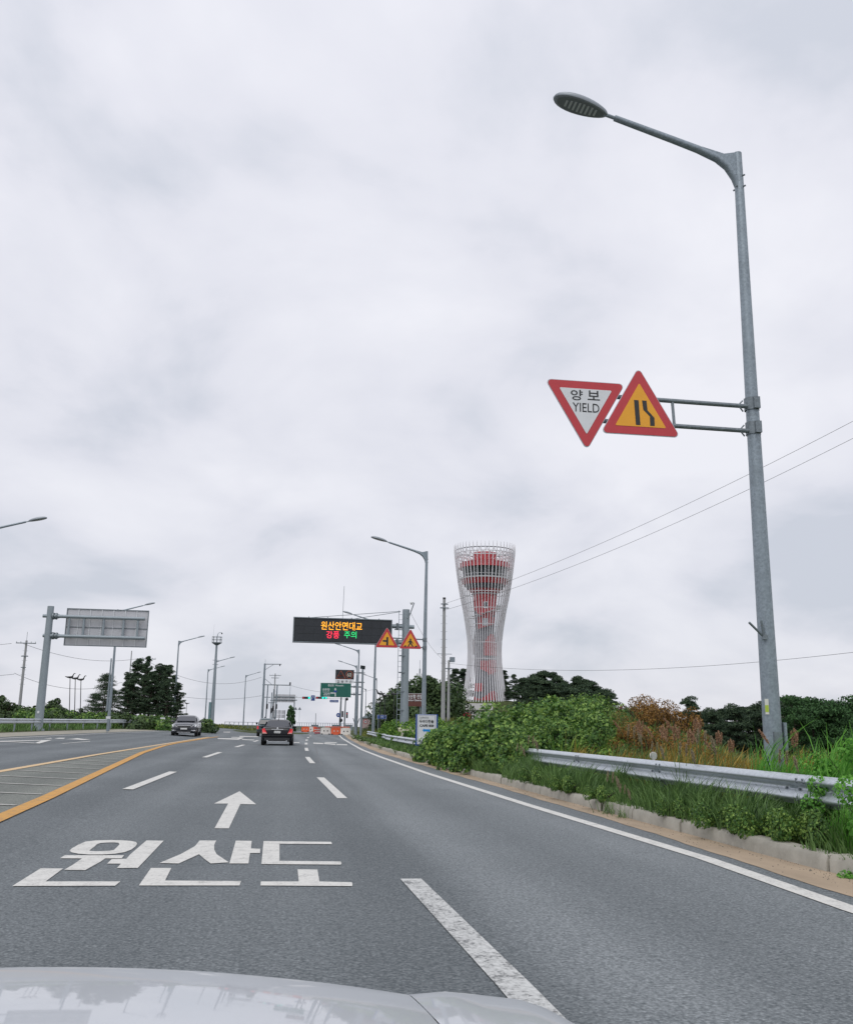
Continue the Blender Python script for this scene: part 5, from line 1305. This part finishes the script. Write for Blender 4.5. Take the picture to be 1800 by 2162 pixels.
# --- verge between kerb and guardrail, and behind it
grass_patch('verge_grass', 'dark green grass growing between kerb and near guardrail', L_grass, 30000, (3, 26), (.03, 1.6), (.12, .45), rng, .011, wind=(-.22, -.12), clump=.8, dens=lambda y, t: np.where(t < .5, (np.sin(y*1.9)+np.sin(y*3.1+1) > -.9)*1.0, 1.0))
grass_patch('verge_grass', 'dark green grass hanging over the kerb along the guardrail', L_grass, 14000, (26, 70), (.1, 2.4), (.15, .45), rng, .02)
grass_patch('verge_grass', 'tall grass growing up in front of the near guardrail', L_grass, 6500, (6, 22), (.15, .78), (.35, .66), rng, .012, dens=lambda y, t: (np.sin(y*1.1+.6)*np.sin(y*2.3) > .25)*1.0)
grass_patch('bank_grass', 'long green grass on the bank behind the guardrail', L_grass, 15000, (13, 40), (1.6, 8), (.3, .7), rng, .02)
grass_patch('bank_grass', 'amber dry grass beside the lamp post behind the guardrail', L_olive, 9000, (11.5, 20.5), (1.15, 5.2), (.4, .85), rng, .014)
grass_patch('bank_grass', 'tall grass beside the lamp post at the right, coloured the bright green of a window reflection', L_reflgreen, 19000, (6.0, 11.6), (.95, 4.6), (.6, 1.25), rng, .016)  # window reflection painted into the blades as their colour
grass_patch('bank_grass', 'grass in front of the guardrail end, coloured the bright green of a window reflection', L_reflgreen, 7000, (4.6, 8.9), (.3, 1.0), (.2, .5), rng, .012)  # same reflection tint painted on this grass
grass_patch('meadow', 'yellow green meadow around the sign posts', L_meadow, 9000, (60, 125), (1.0, 16), (.3, .7), rng, .05)
grass_patch('meadow', 'dull green grass along the far left guardrail', L_grass, 16000, (40, 128), (.1, 14), (.2, .55), rng, .05, side='l')
grass_patch('bank_grass', 'rough grass sloping away behind the bank', L_grass, 7000, (24, 60), (8, 26), (.3, .7), rng, .05)
grass_patch('far_grass', 'strip of grass on the low far bank', L_meadow, 5000, (150, 185), (.5, 26), (.3, .6), rng, .12, side='l')

def px_plant(proto, first, px, Y, scale, label=None, rz=0, dz=0.0, py=None):
    x = at(px, 1530, Y).x; loc = (x, Y, gz(x, Y)+dz)
    if first: proto.location = loc; proto.rotation_euler = (0, 0, rz); proto.scale = (scale,)*3 if isinstance(scale, (int, float)) else scale; return proto
    return copy_tree(proto, loc, rz, label, scale=scale)
def scatter(protos, spots):
    used_ = set()
    for i, (k, px, Y, s_, dz) in enumerate(spots):
        px_plant(protos[k], k not in used_, px, Y, s_, rz=RNG.uniform(0, 6.28) if isinstance(s_, (int, float)) else 0, dz=dz); used_.add(k)
grass_patch('bank_weeds', 'loose tall weeds and vine tips sticking out of the thicket', L_bright, 2600, (22, 38), (1.4, 6.5), (.6, 1.25), rng, .026, lean=.5, dens=lambda y, t: ((xr(y)+t)/y < .33)*1.0)
grass_patch('bank_weeds', 'dull dry weed stalks standing in the thicket', L_meadow, 900, (22, 40), (1.8, 8), (.7, 1.3), rng, .016, lean=.3, dens=lambda y, t: ((xr(y)+t)/y < .36)*1.0)
# --- kudzu heap over the guardrail
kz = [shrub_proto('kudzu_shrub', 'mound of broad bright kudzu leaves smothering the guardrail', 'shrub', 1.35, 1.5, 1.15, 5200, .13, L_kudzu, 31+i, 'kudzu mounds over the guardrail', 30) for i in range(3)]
OX = [880, 905, 950, 1000, 1050, 1100, 1150, 1200, 1260, 1300, 1350, 1400, 1450, 1500]
OY = [1570, 1556, 1537, 1518, 1499, 1484, 1480, 1474, 1476, 1486, 1500, 1520, 1545, 1570]
def plan(k, X_, Y_, s_, drop=0, rz_=1.15):      # crown tops follow the outline of the bank's thicket
    px = 590+FPX*X_/Y_; top = at(px, np.interp(px, OX, OY)+drop, Y_).z
    return (k, px, Y_, s_, min(.35, max(-1.2, top-rz_*s_*1.08-gz(X_, Y_))))
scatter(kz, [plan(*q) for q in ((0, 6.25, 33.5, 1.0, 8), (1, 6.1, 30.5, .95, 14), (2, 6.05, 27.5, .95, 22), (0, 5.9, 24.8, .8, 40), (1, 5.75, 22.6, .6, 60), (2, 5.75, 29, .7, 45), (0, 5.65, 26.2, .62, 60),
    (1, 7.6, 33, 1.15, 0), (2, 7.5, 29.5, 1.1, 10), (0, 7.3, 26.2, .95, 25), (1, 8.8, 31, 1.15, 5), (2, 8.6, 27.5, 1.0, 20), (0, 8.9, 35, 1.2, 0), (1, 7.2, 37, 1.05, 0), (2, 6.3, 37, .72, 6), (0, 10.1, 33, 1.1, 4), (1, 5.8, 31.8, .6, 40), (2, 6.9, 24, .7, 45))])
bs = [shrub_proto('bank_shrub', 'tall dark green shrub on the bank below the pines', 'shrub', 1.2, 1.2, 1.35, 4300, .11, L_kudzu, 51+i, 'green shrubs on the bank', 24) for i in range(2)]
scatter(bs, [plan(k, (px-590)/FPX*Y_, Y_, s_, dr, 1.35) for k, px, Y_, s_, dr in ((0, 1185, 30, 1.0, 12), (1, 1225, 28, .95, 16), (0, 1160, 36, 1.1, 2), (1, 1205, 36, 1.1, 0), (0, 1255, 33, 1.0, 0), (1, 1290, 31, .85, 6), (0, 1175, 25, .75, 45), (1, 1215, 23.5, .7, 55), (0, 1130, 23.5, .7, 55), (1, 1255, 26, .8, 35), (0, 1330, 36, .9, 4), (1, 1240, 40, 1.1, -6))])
lt = shrub_proto('bright_shrub', 'bright green leafy shrub in the grass behind the reflector post', 'shrub', .8, .8, .85, 2600, .09, L_bright, 71, 'bright shrubs on the bank', 16)
scatter([lt], [(0, 1310, 20.5, .95, -.25), (0, 1285, 23, .8, -.2), (0, 1442, 27, .9, -.2), (0, 1338, 24, .8, -.1), (0, 1465, 24, .7, -.2), (0, 1160, 20.5, .5, -.2)])
bw = shrub_proto('brown_shrub', 'dry brown shrub turning amber above the foxtail grass', 'shrub', 1.0, 1.0, 1.15, 5200, .06, L_brown, 81, 'dry brown shrubs', 24)
scatter([bw], [(0, 1378, 26, .8, -.15), (0, 1410, 25, .75, -.15), (0, 1352, 28, .75, -.05), (0, 1385, 21, .75, -.1), (0, 1425, 20, .65, -.1), (0, 1445, 25, .8, -.1), (0, 1340, 23.5, .6, .0), (0, 1470, 20, .55, -.1), (0, 1500, 19, .45, -.1)])
ru = shrub_proto('russet_tree', 'russet brown spiky treetop behind the brown shrub', 'tree', 1.6, 1.4, 1.3, 5200, .16, L_russet, 85, 'russet treetops', 22)
scatter([ru], [(0, 1328, 48, .85, .2), (0, 1380, 46, .8, .05), (0, 1295, 50, .75, .25), (0, 1352, 52, .85, .3)])
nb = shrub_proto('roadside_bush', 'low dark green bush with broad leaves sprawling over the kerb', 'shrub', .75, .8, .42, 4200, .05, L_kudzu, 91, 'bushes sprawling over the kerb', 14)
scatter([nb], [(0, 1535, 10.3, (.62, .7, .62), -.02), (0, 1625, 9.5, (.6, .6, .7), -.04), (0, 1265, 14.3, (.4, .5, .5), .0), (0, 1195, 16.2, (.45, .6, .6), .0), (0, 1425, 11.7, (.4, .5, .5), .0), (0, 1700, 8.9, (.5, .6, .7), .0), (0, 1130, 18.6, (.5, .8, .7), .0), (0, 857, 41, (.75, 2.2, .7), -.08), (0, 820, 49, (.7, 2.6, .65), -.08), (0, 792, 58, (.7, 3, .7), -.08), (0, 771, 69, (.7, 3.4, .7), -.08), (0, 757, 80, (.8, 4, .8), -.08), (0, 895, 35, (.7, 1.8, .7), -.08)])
vn = shrub_proto('tinted_vine', 'vine climbing over the near guardrail end, coloured the green of a window reflection', 'shrub', .5, .5, .7, 2600, .042, L_reflgreen, 95, 'bright vines at the guardrail end', 12)  # leaves carry the window reflection's green as colour
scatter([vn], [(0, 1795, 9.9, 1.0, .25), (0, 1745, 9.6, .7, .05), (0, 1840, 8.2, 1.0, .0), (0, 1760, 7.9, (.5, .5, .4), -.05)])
fl = shrub_proto('flowering_bush', 'green bush with cream blossoms beside the cafe board', 'shrub', 1.0, 1.0, 1.1, 3000, .10, L_bright, 97, None, 18)
px_plant(fl, True, 860, 53, 1.1, dz=0)
Vf, Ff = leaves(np.array([[-.2+.25*math.cos(k), -.9, .55+.15*math.sin(k*2.1)] for k in range(26)])+RNG.normal(0, .09, (26, 3)), np.tile([[0, -1., .3]], (26, 1)), np.full(26, .16), RNG)
link('blossoms', fast_quads('blossoms', Vf, Ff), L_flower, fl)
sb_ = shrub_proto('bank_shrub', 'rounded green shrub between the gantry post and the cafe board', 'shrub', 1.2, 1.2, 1.3, 3200, .12, L_bright, 99, 'green shrubs by the gantry', 20)
scatter([sb_], [(0, 832, 66, .95, 0), (0, 850, 64, 1.0, 0), (0, 885, 57, 1.0, 0), (0, 935, 50, .9, 0), (0, 905, 60, 1.0, 0)])
dk = shrub_proto('dark_shrub', 'large dark green shrub on the slope behind the gantry post', 'tree', 2.2, 2.2, 2.4, 4200, .22, L_dark, 101, 'dark shrubs behind the gantry', 22)
scatter([dk], [(0, 845, 108, 1.3, .3), (0, 862, 112, 1.6, .4), (0, 820, 112, .9, .2), (0, 800, 116, .7, .1), (0, 885, 105, 1.6, .5), (0, 905, 104, 1.6, .8), (0, 925, 110, 1.6, 1.2), (0, 835, 116, 1.4, .4)])

# --- foxtail grass clumps with plumes
def foxtail(seed, mt):
    rg = np.random.default_rng(seed); t = thing('foxtail_clump', 'clump of foxtail grass with pale drooping plumes by the guardrail', 'grass clump', group='foxtail grass clumps')
    n = 70; V, F = blades(rg.normal(0, .12, n), rg.normal(0, .12, n), np.zeros(n)-.05, rg.uniform(.4, .75, n), rg, .012, .6, (.0, .0)); link('blades', fast_quads('blades', V, F), L_grass, t)
    for k in range(4):
        a = rg.uniform(0, 6.28); bx, by = rg.normal(0, .1, 2); h = rg.uniform(.7, 1.0); ln = rg.uniform(-.2, .05)
        P = [Vector((bx, by, 0)), Vector((bx+ln*.3, by, h*.55)), Vector((bx+ln*.7, by, h*.85)), Vector((bx+ln*1.3, by, h))]
        st_ = MB().tube(P, [.006, .005, .004, .003], 4).build('stalk', L_grass, t)
        pts = []; nn = 260; f = rg.uniform(0, 1, nn)
        A0, A1 = np.array(P[2]), np.array(P[3]); ax = (A1-A0)/np.linalg.norm(A1-A0); L_ = .2
        q = A1+ax*(f[:, None]-.5)*L_; d = rand_dirs(nn, rg)*.6+ax*.9; rr_ = .014*np.sin(np.pi*np.clip(f, .05, .95))**.5
        Vp, Fp = leaves(q+rand_dirs(nn, rg)*rr_[:, None], d, np.full(nn, .034), rg, .16, 0, .3); o = link('plume', fast_quads('plume', Vp, Fp), mt, st_)
    return t
f1, f2 = foxtail(1, L_plume), foxtail(2, L_plumew)
fu = [0, 0]
for k, px, Y, s_ in ((0, 1420, 14.2, 1.0), (0, 1450, 13.4, .95), (1, 1480, 13.0, 1.0), (0, 1395, 15.5, 1.0), (1, 1440, 13.0, .85), (0, 1510, 13.4, .9), (0, 1535, 12.8, .8), (1, 1332, 17.5, 1.05), (0, 1345, 18.5, 1.1), (1, 1120, 20.3, .9), (1, 1095, 20.0, .75), (1, 1285, 13.8, .75), (1, 1310, 13.2, .6), (0, 1668, 11.2, .95), (1, 1650, 10.6, .8), (0, 1465, 14.6, 1.1), (1, 1380, 15.0, .8)):
    pr = (f1, f2)[k]; px_plant(pr, fu[k] == 0, px, Y, s_, rz=0 if k == 0 else .6); fu[k] = 1

# --- pines
def pine(name, label, cat, h, spread, seed, mt, group, base=.35, n=70, nl=85, sz=.22, layers=11):
    rg = np.random.default_rng(seed); rr = random.Random(seed); t = thing(name, label, cat, group=group)
    m = MB(); bend = rr.uniform(-.05, .05)*h
    tp = [(bend*math.sin(z*2.2), bend*.6*math.sin(z*3+1), z*h) for z in np.linspace(-.05, .97, 9)]
    m.tube(tp, [.022*h*(1-.85*k/8) for k in range(9)], 8)
    P, Q = [], []
    for l in range(layers):
        f = base+(1-base)*(l/(layers-1)); zz = f*h; rad = spread*(1-((f-base)/(1-base))**1.6*.8)*rr.uniform(.75, 1.15)
        nb_ = rr.randint(3, 5)
        for b in range(nb_):
            a = rr.uniform(0, 6.28); ln = rad*rr.uniform(.55, 1.1); ex = Vector((math.cos(a)*ln, math.sin(a)*ln, zz+rr.uniform(-.01, .07)*h))
            s0 = Vector((bend*math.sin(f*2.2), bend*.6*math.sin(f*3+1), zz*.97)); m.tube([s0, s0.lerp(ex, .5)+Vector((0,0,-.02*h)), ex], [.006*h, .004*h, .0015*h], 4)
            for g_ in (1.0, .78, .55):
                c = s0.lerp(ex, g_)+Vector((rr.uniform(-.1,.1), rr.uniform(-.1,.1), rr.uniform(0,.06)))*spread*.7
                rx = spread*rr.uniform(.22, .36); rz = rx*rr.uniform(.38, .6)
                d = rand_dirs(nl, rg); d[:, 2] = np.abs(d[:, 2])*1.0-.15
                P.append(np.array(c)+d*np.array([rx, rx, rz])*rg.uniform(.5, 1, (nl, 1))); Q.append(d+np.array([0, 0, .5]))
    m.build('trunk', m_bark, t)
    P = np.concatenate(P); Q = np.concatenate(Q); Q /= np.linalg.norm(Q, axis=1, keepdims=True)
    V, F = leaves(P, Q, rg.uniform(.7, 1.3, len(P))*sz, rg, .22, -.3, .8); link('crown', fast_quads('crown', V, F), mt, t); return t
lp = [pine('pine_tree', 'dark pine in the dense grove beyond the left guardrail', 'tree', 8, 1.75, 200+i, L_pine, 'pines of the left grove', .22, nl=62) for i in range(3)]
def pines(protos, spots):
    used_ = set()
    for k, px, Y, pt, s_ in spots:
        b = below(px, Y); tz = at(px, pt, Y).z; sc = (tz-b.z)/8.0
        s3 = (sc*s_, sc*s_, sc)
        if k not in used_: protos[k].location = b; protos[k].scale = s3; used_.add(k)
        else: copy_tree(protos[k], b, RNG.uniform(0, 6.28), scale=s3)
pines(lp, [(0, 281, 112, 1399, .95), (1, 304, 116, 1394, .6), (2, 326, 112, 1412, .95), (0, 350, 110, 1412, .9), (1, 362, 116, 1432, 1.0), (2, 262, 118, 1428, 1.0), (1, 292, 122, 1410, 1.2), (0, 336, 120, 1412, 1.1), (2, 372, 112, 1450, 1.0), (1, 315, 108, 1425, 1.2), (0, 270, 108, 1440, 1.1), (2, 345, 106, 1446, 1.1)])
ls = [pine('scraggy_pine', 'low scraggy pine leaning out beside the left grove', 'tree', 8, 4.6, 230+i, L_pine, 'low scraggy pines', .2, layers=10) for i in range(2)]
pines(ls, [(0, 214, 108, 1432, .75), (1, 196, 112, 1470, 1.0), (0, 232, 112, 1462, 1.0)])
ht = shrub_proto('hedge_tree', 'rounded dark tree in the hedge beside the sign gantry post', 'tree', 1.5, 1.5, 1.9, 3400, .18, L_dark, 121, 'rounded hedge trees by the sign gantry', 22)
scatter([ht], [(0, 108, 104, 1.15, .1), (0, 92, 107, 1.0, .1), (0, 60, 110, .85, .0), (0, 2, 96, 1.1, .1), (0, 128, 108, .7, .0), (0, 178, 108, .8, .0)])
hd = shrub_proto('hedge_shrub', 'rounded green shrub in the low hedge behind the left guardrail', 'shrub', 1.6, 1.3, 1.0, 2600, .15, L_dark, 111, 'hedge shrubs behind the left guardrail', 16)
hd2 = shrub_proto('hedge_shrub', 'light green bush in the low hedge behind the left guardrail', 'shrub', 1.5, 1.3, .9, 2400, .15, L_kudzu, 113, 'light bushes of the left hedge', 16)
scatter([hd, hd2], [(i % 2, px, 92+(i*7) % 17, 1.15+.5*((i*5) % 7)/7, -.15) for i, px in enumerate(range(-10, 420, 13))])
rp = [pine('pine_tree', 'dark pine standing on the rise around the tower foot', 'tree', 8, 2.7, 260+i, L_pine, 'pines around the tower', .1, nl=120, layers=13) for i in range(3)]
pines(rp, [(0, 905, 122, 1438, 1.1), (1, 925, 118, 1450, 1.1), (2, 960, 150, 1418, 1.0), (0, 978, 152, 1420, 1.1), (1, 1062, 148, 1420, .95), (2, 1085, 140, 1428, .95), (0, 1040, 152, 1430, 1.0), (1, 1125, 118, 1432, 1.0), (2, 1148, 112, 1428, 1.0), (0, 1172, 110, 1434, 1.0), (1, 1195, 112, 1446, 1.0), (2, 1220, 100, 1440, .75), (0, 1242, 98, 1450, 1.1), (1, 1262, 98, 1458, 1.1), (2, 1105, 125, 1440, 1.2), (0, 1135, 110, 1444, 1.4), (1, 1160, 106, 1446, 1.4), (2, 1185, 104, 1454, 1.4), (0, 1050, 146, 1446, 1.3), (1, 1072, 138, 1452, 1.3), (2, 1230, 94, 1466, 1.5), (0, 1205, 96, 1466, 1.5), (1, 1280, 90, 1466, 1.1), (0, 950, 128, 1462, 1.2), (1, 918, 112, 1470, 1.2), (2, 1100, 150, 1448, 1.2)])
rq = [pine('pine_tree', 'dark pine in the low wood behind the near lamp post', 'tree', 8, 2.6, 280+i, L_pine, 'pines of the low right wood', .2) for i in range(3)]
pines(rq, [(i % 3, 1462+i*17+((i*37) % 11), 62+(i*13) % 19, 1486+((i*29) % 31), .85+.2*(i % 3)) for i in range(15)])
rg_ = [pine('green_pine', 'lighter green pine at the edge of the low right wood', 'tree', 8, 2.8, 290+i, L_pineg, 'green pines of the right wood', .2) for i in range(2)]
pines(rg_, [(i % 2, 1690+i*20, 52+(i*11) % 17, 1490+((i*17) % 29), .9+.1*(i % 4)) for i in range(8)])
# --- two thin conifers at the far signs
cf = shrub_proto('conifer', 'thin pointed conifer beside the far grey sign back', 'tree', 1.1, 1.1, 8, 3000, .5, L_pineg, 301, 'thin far conifers', 40)
pines([cf], [(0, 609, 170, 1486, .9), (0, 617, 172, 1490, .8), (0, 805, 150, 1478, .6)])

# --- grit and litter washed into the gutter
rs = np.random.default_rng(77); n = 1300
yy = 4+rs.uniform(0, 1, n)**1.6*40; tt = -np.abs(rs.normal(0, .17, n))-.01; tt = np.maximum(tt, -.55)
xx = xr(yy)+tt; sz = rs.uniform(.002, .008, n)*(1+(rs.uniform(0, 1, n) > .97)*1.2); a = rs.uniform(0, 6.28, n)
zz = zroad(xx, yy)+.004
V = np.stack([np.stack([xx+sz*np.cos(a+k*1.57)*rs.uniform(.6, 1.2, n), yy+sz*np.sin(a+k*1.57), zz], 1) for k in range(4)]+[np.stack([xx+sz*.45*np.cos(a+k*1.57), yy+sz*.45*np.sin(a+k*1.57), zz+sz*.8], 1) for k in range(4)], 1).reshape(-1, 3)
o8 = np.arange(n)[:, None]*8
F = np.concatenate([o8+np.array([q]) for q in ((0, 1, 5, 4), (1, 2, 6, 5), (2, 3, 7, 6), (3, 0, 4, 7), (4, 5, 6, 7))], 0)
o = link('gutter_grit', fast_quads('gutter_grit', V, F), mat('grit', (.16, .14, .11), .9, var=.5, scale=9)); o['kind'] = 'stuff'; o['label'] = 'fine grit and crumbs lying in the sandy gutter'; o['category'] = 'grit'
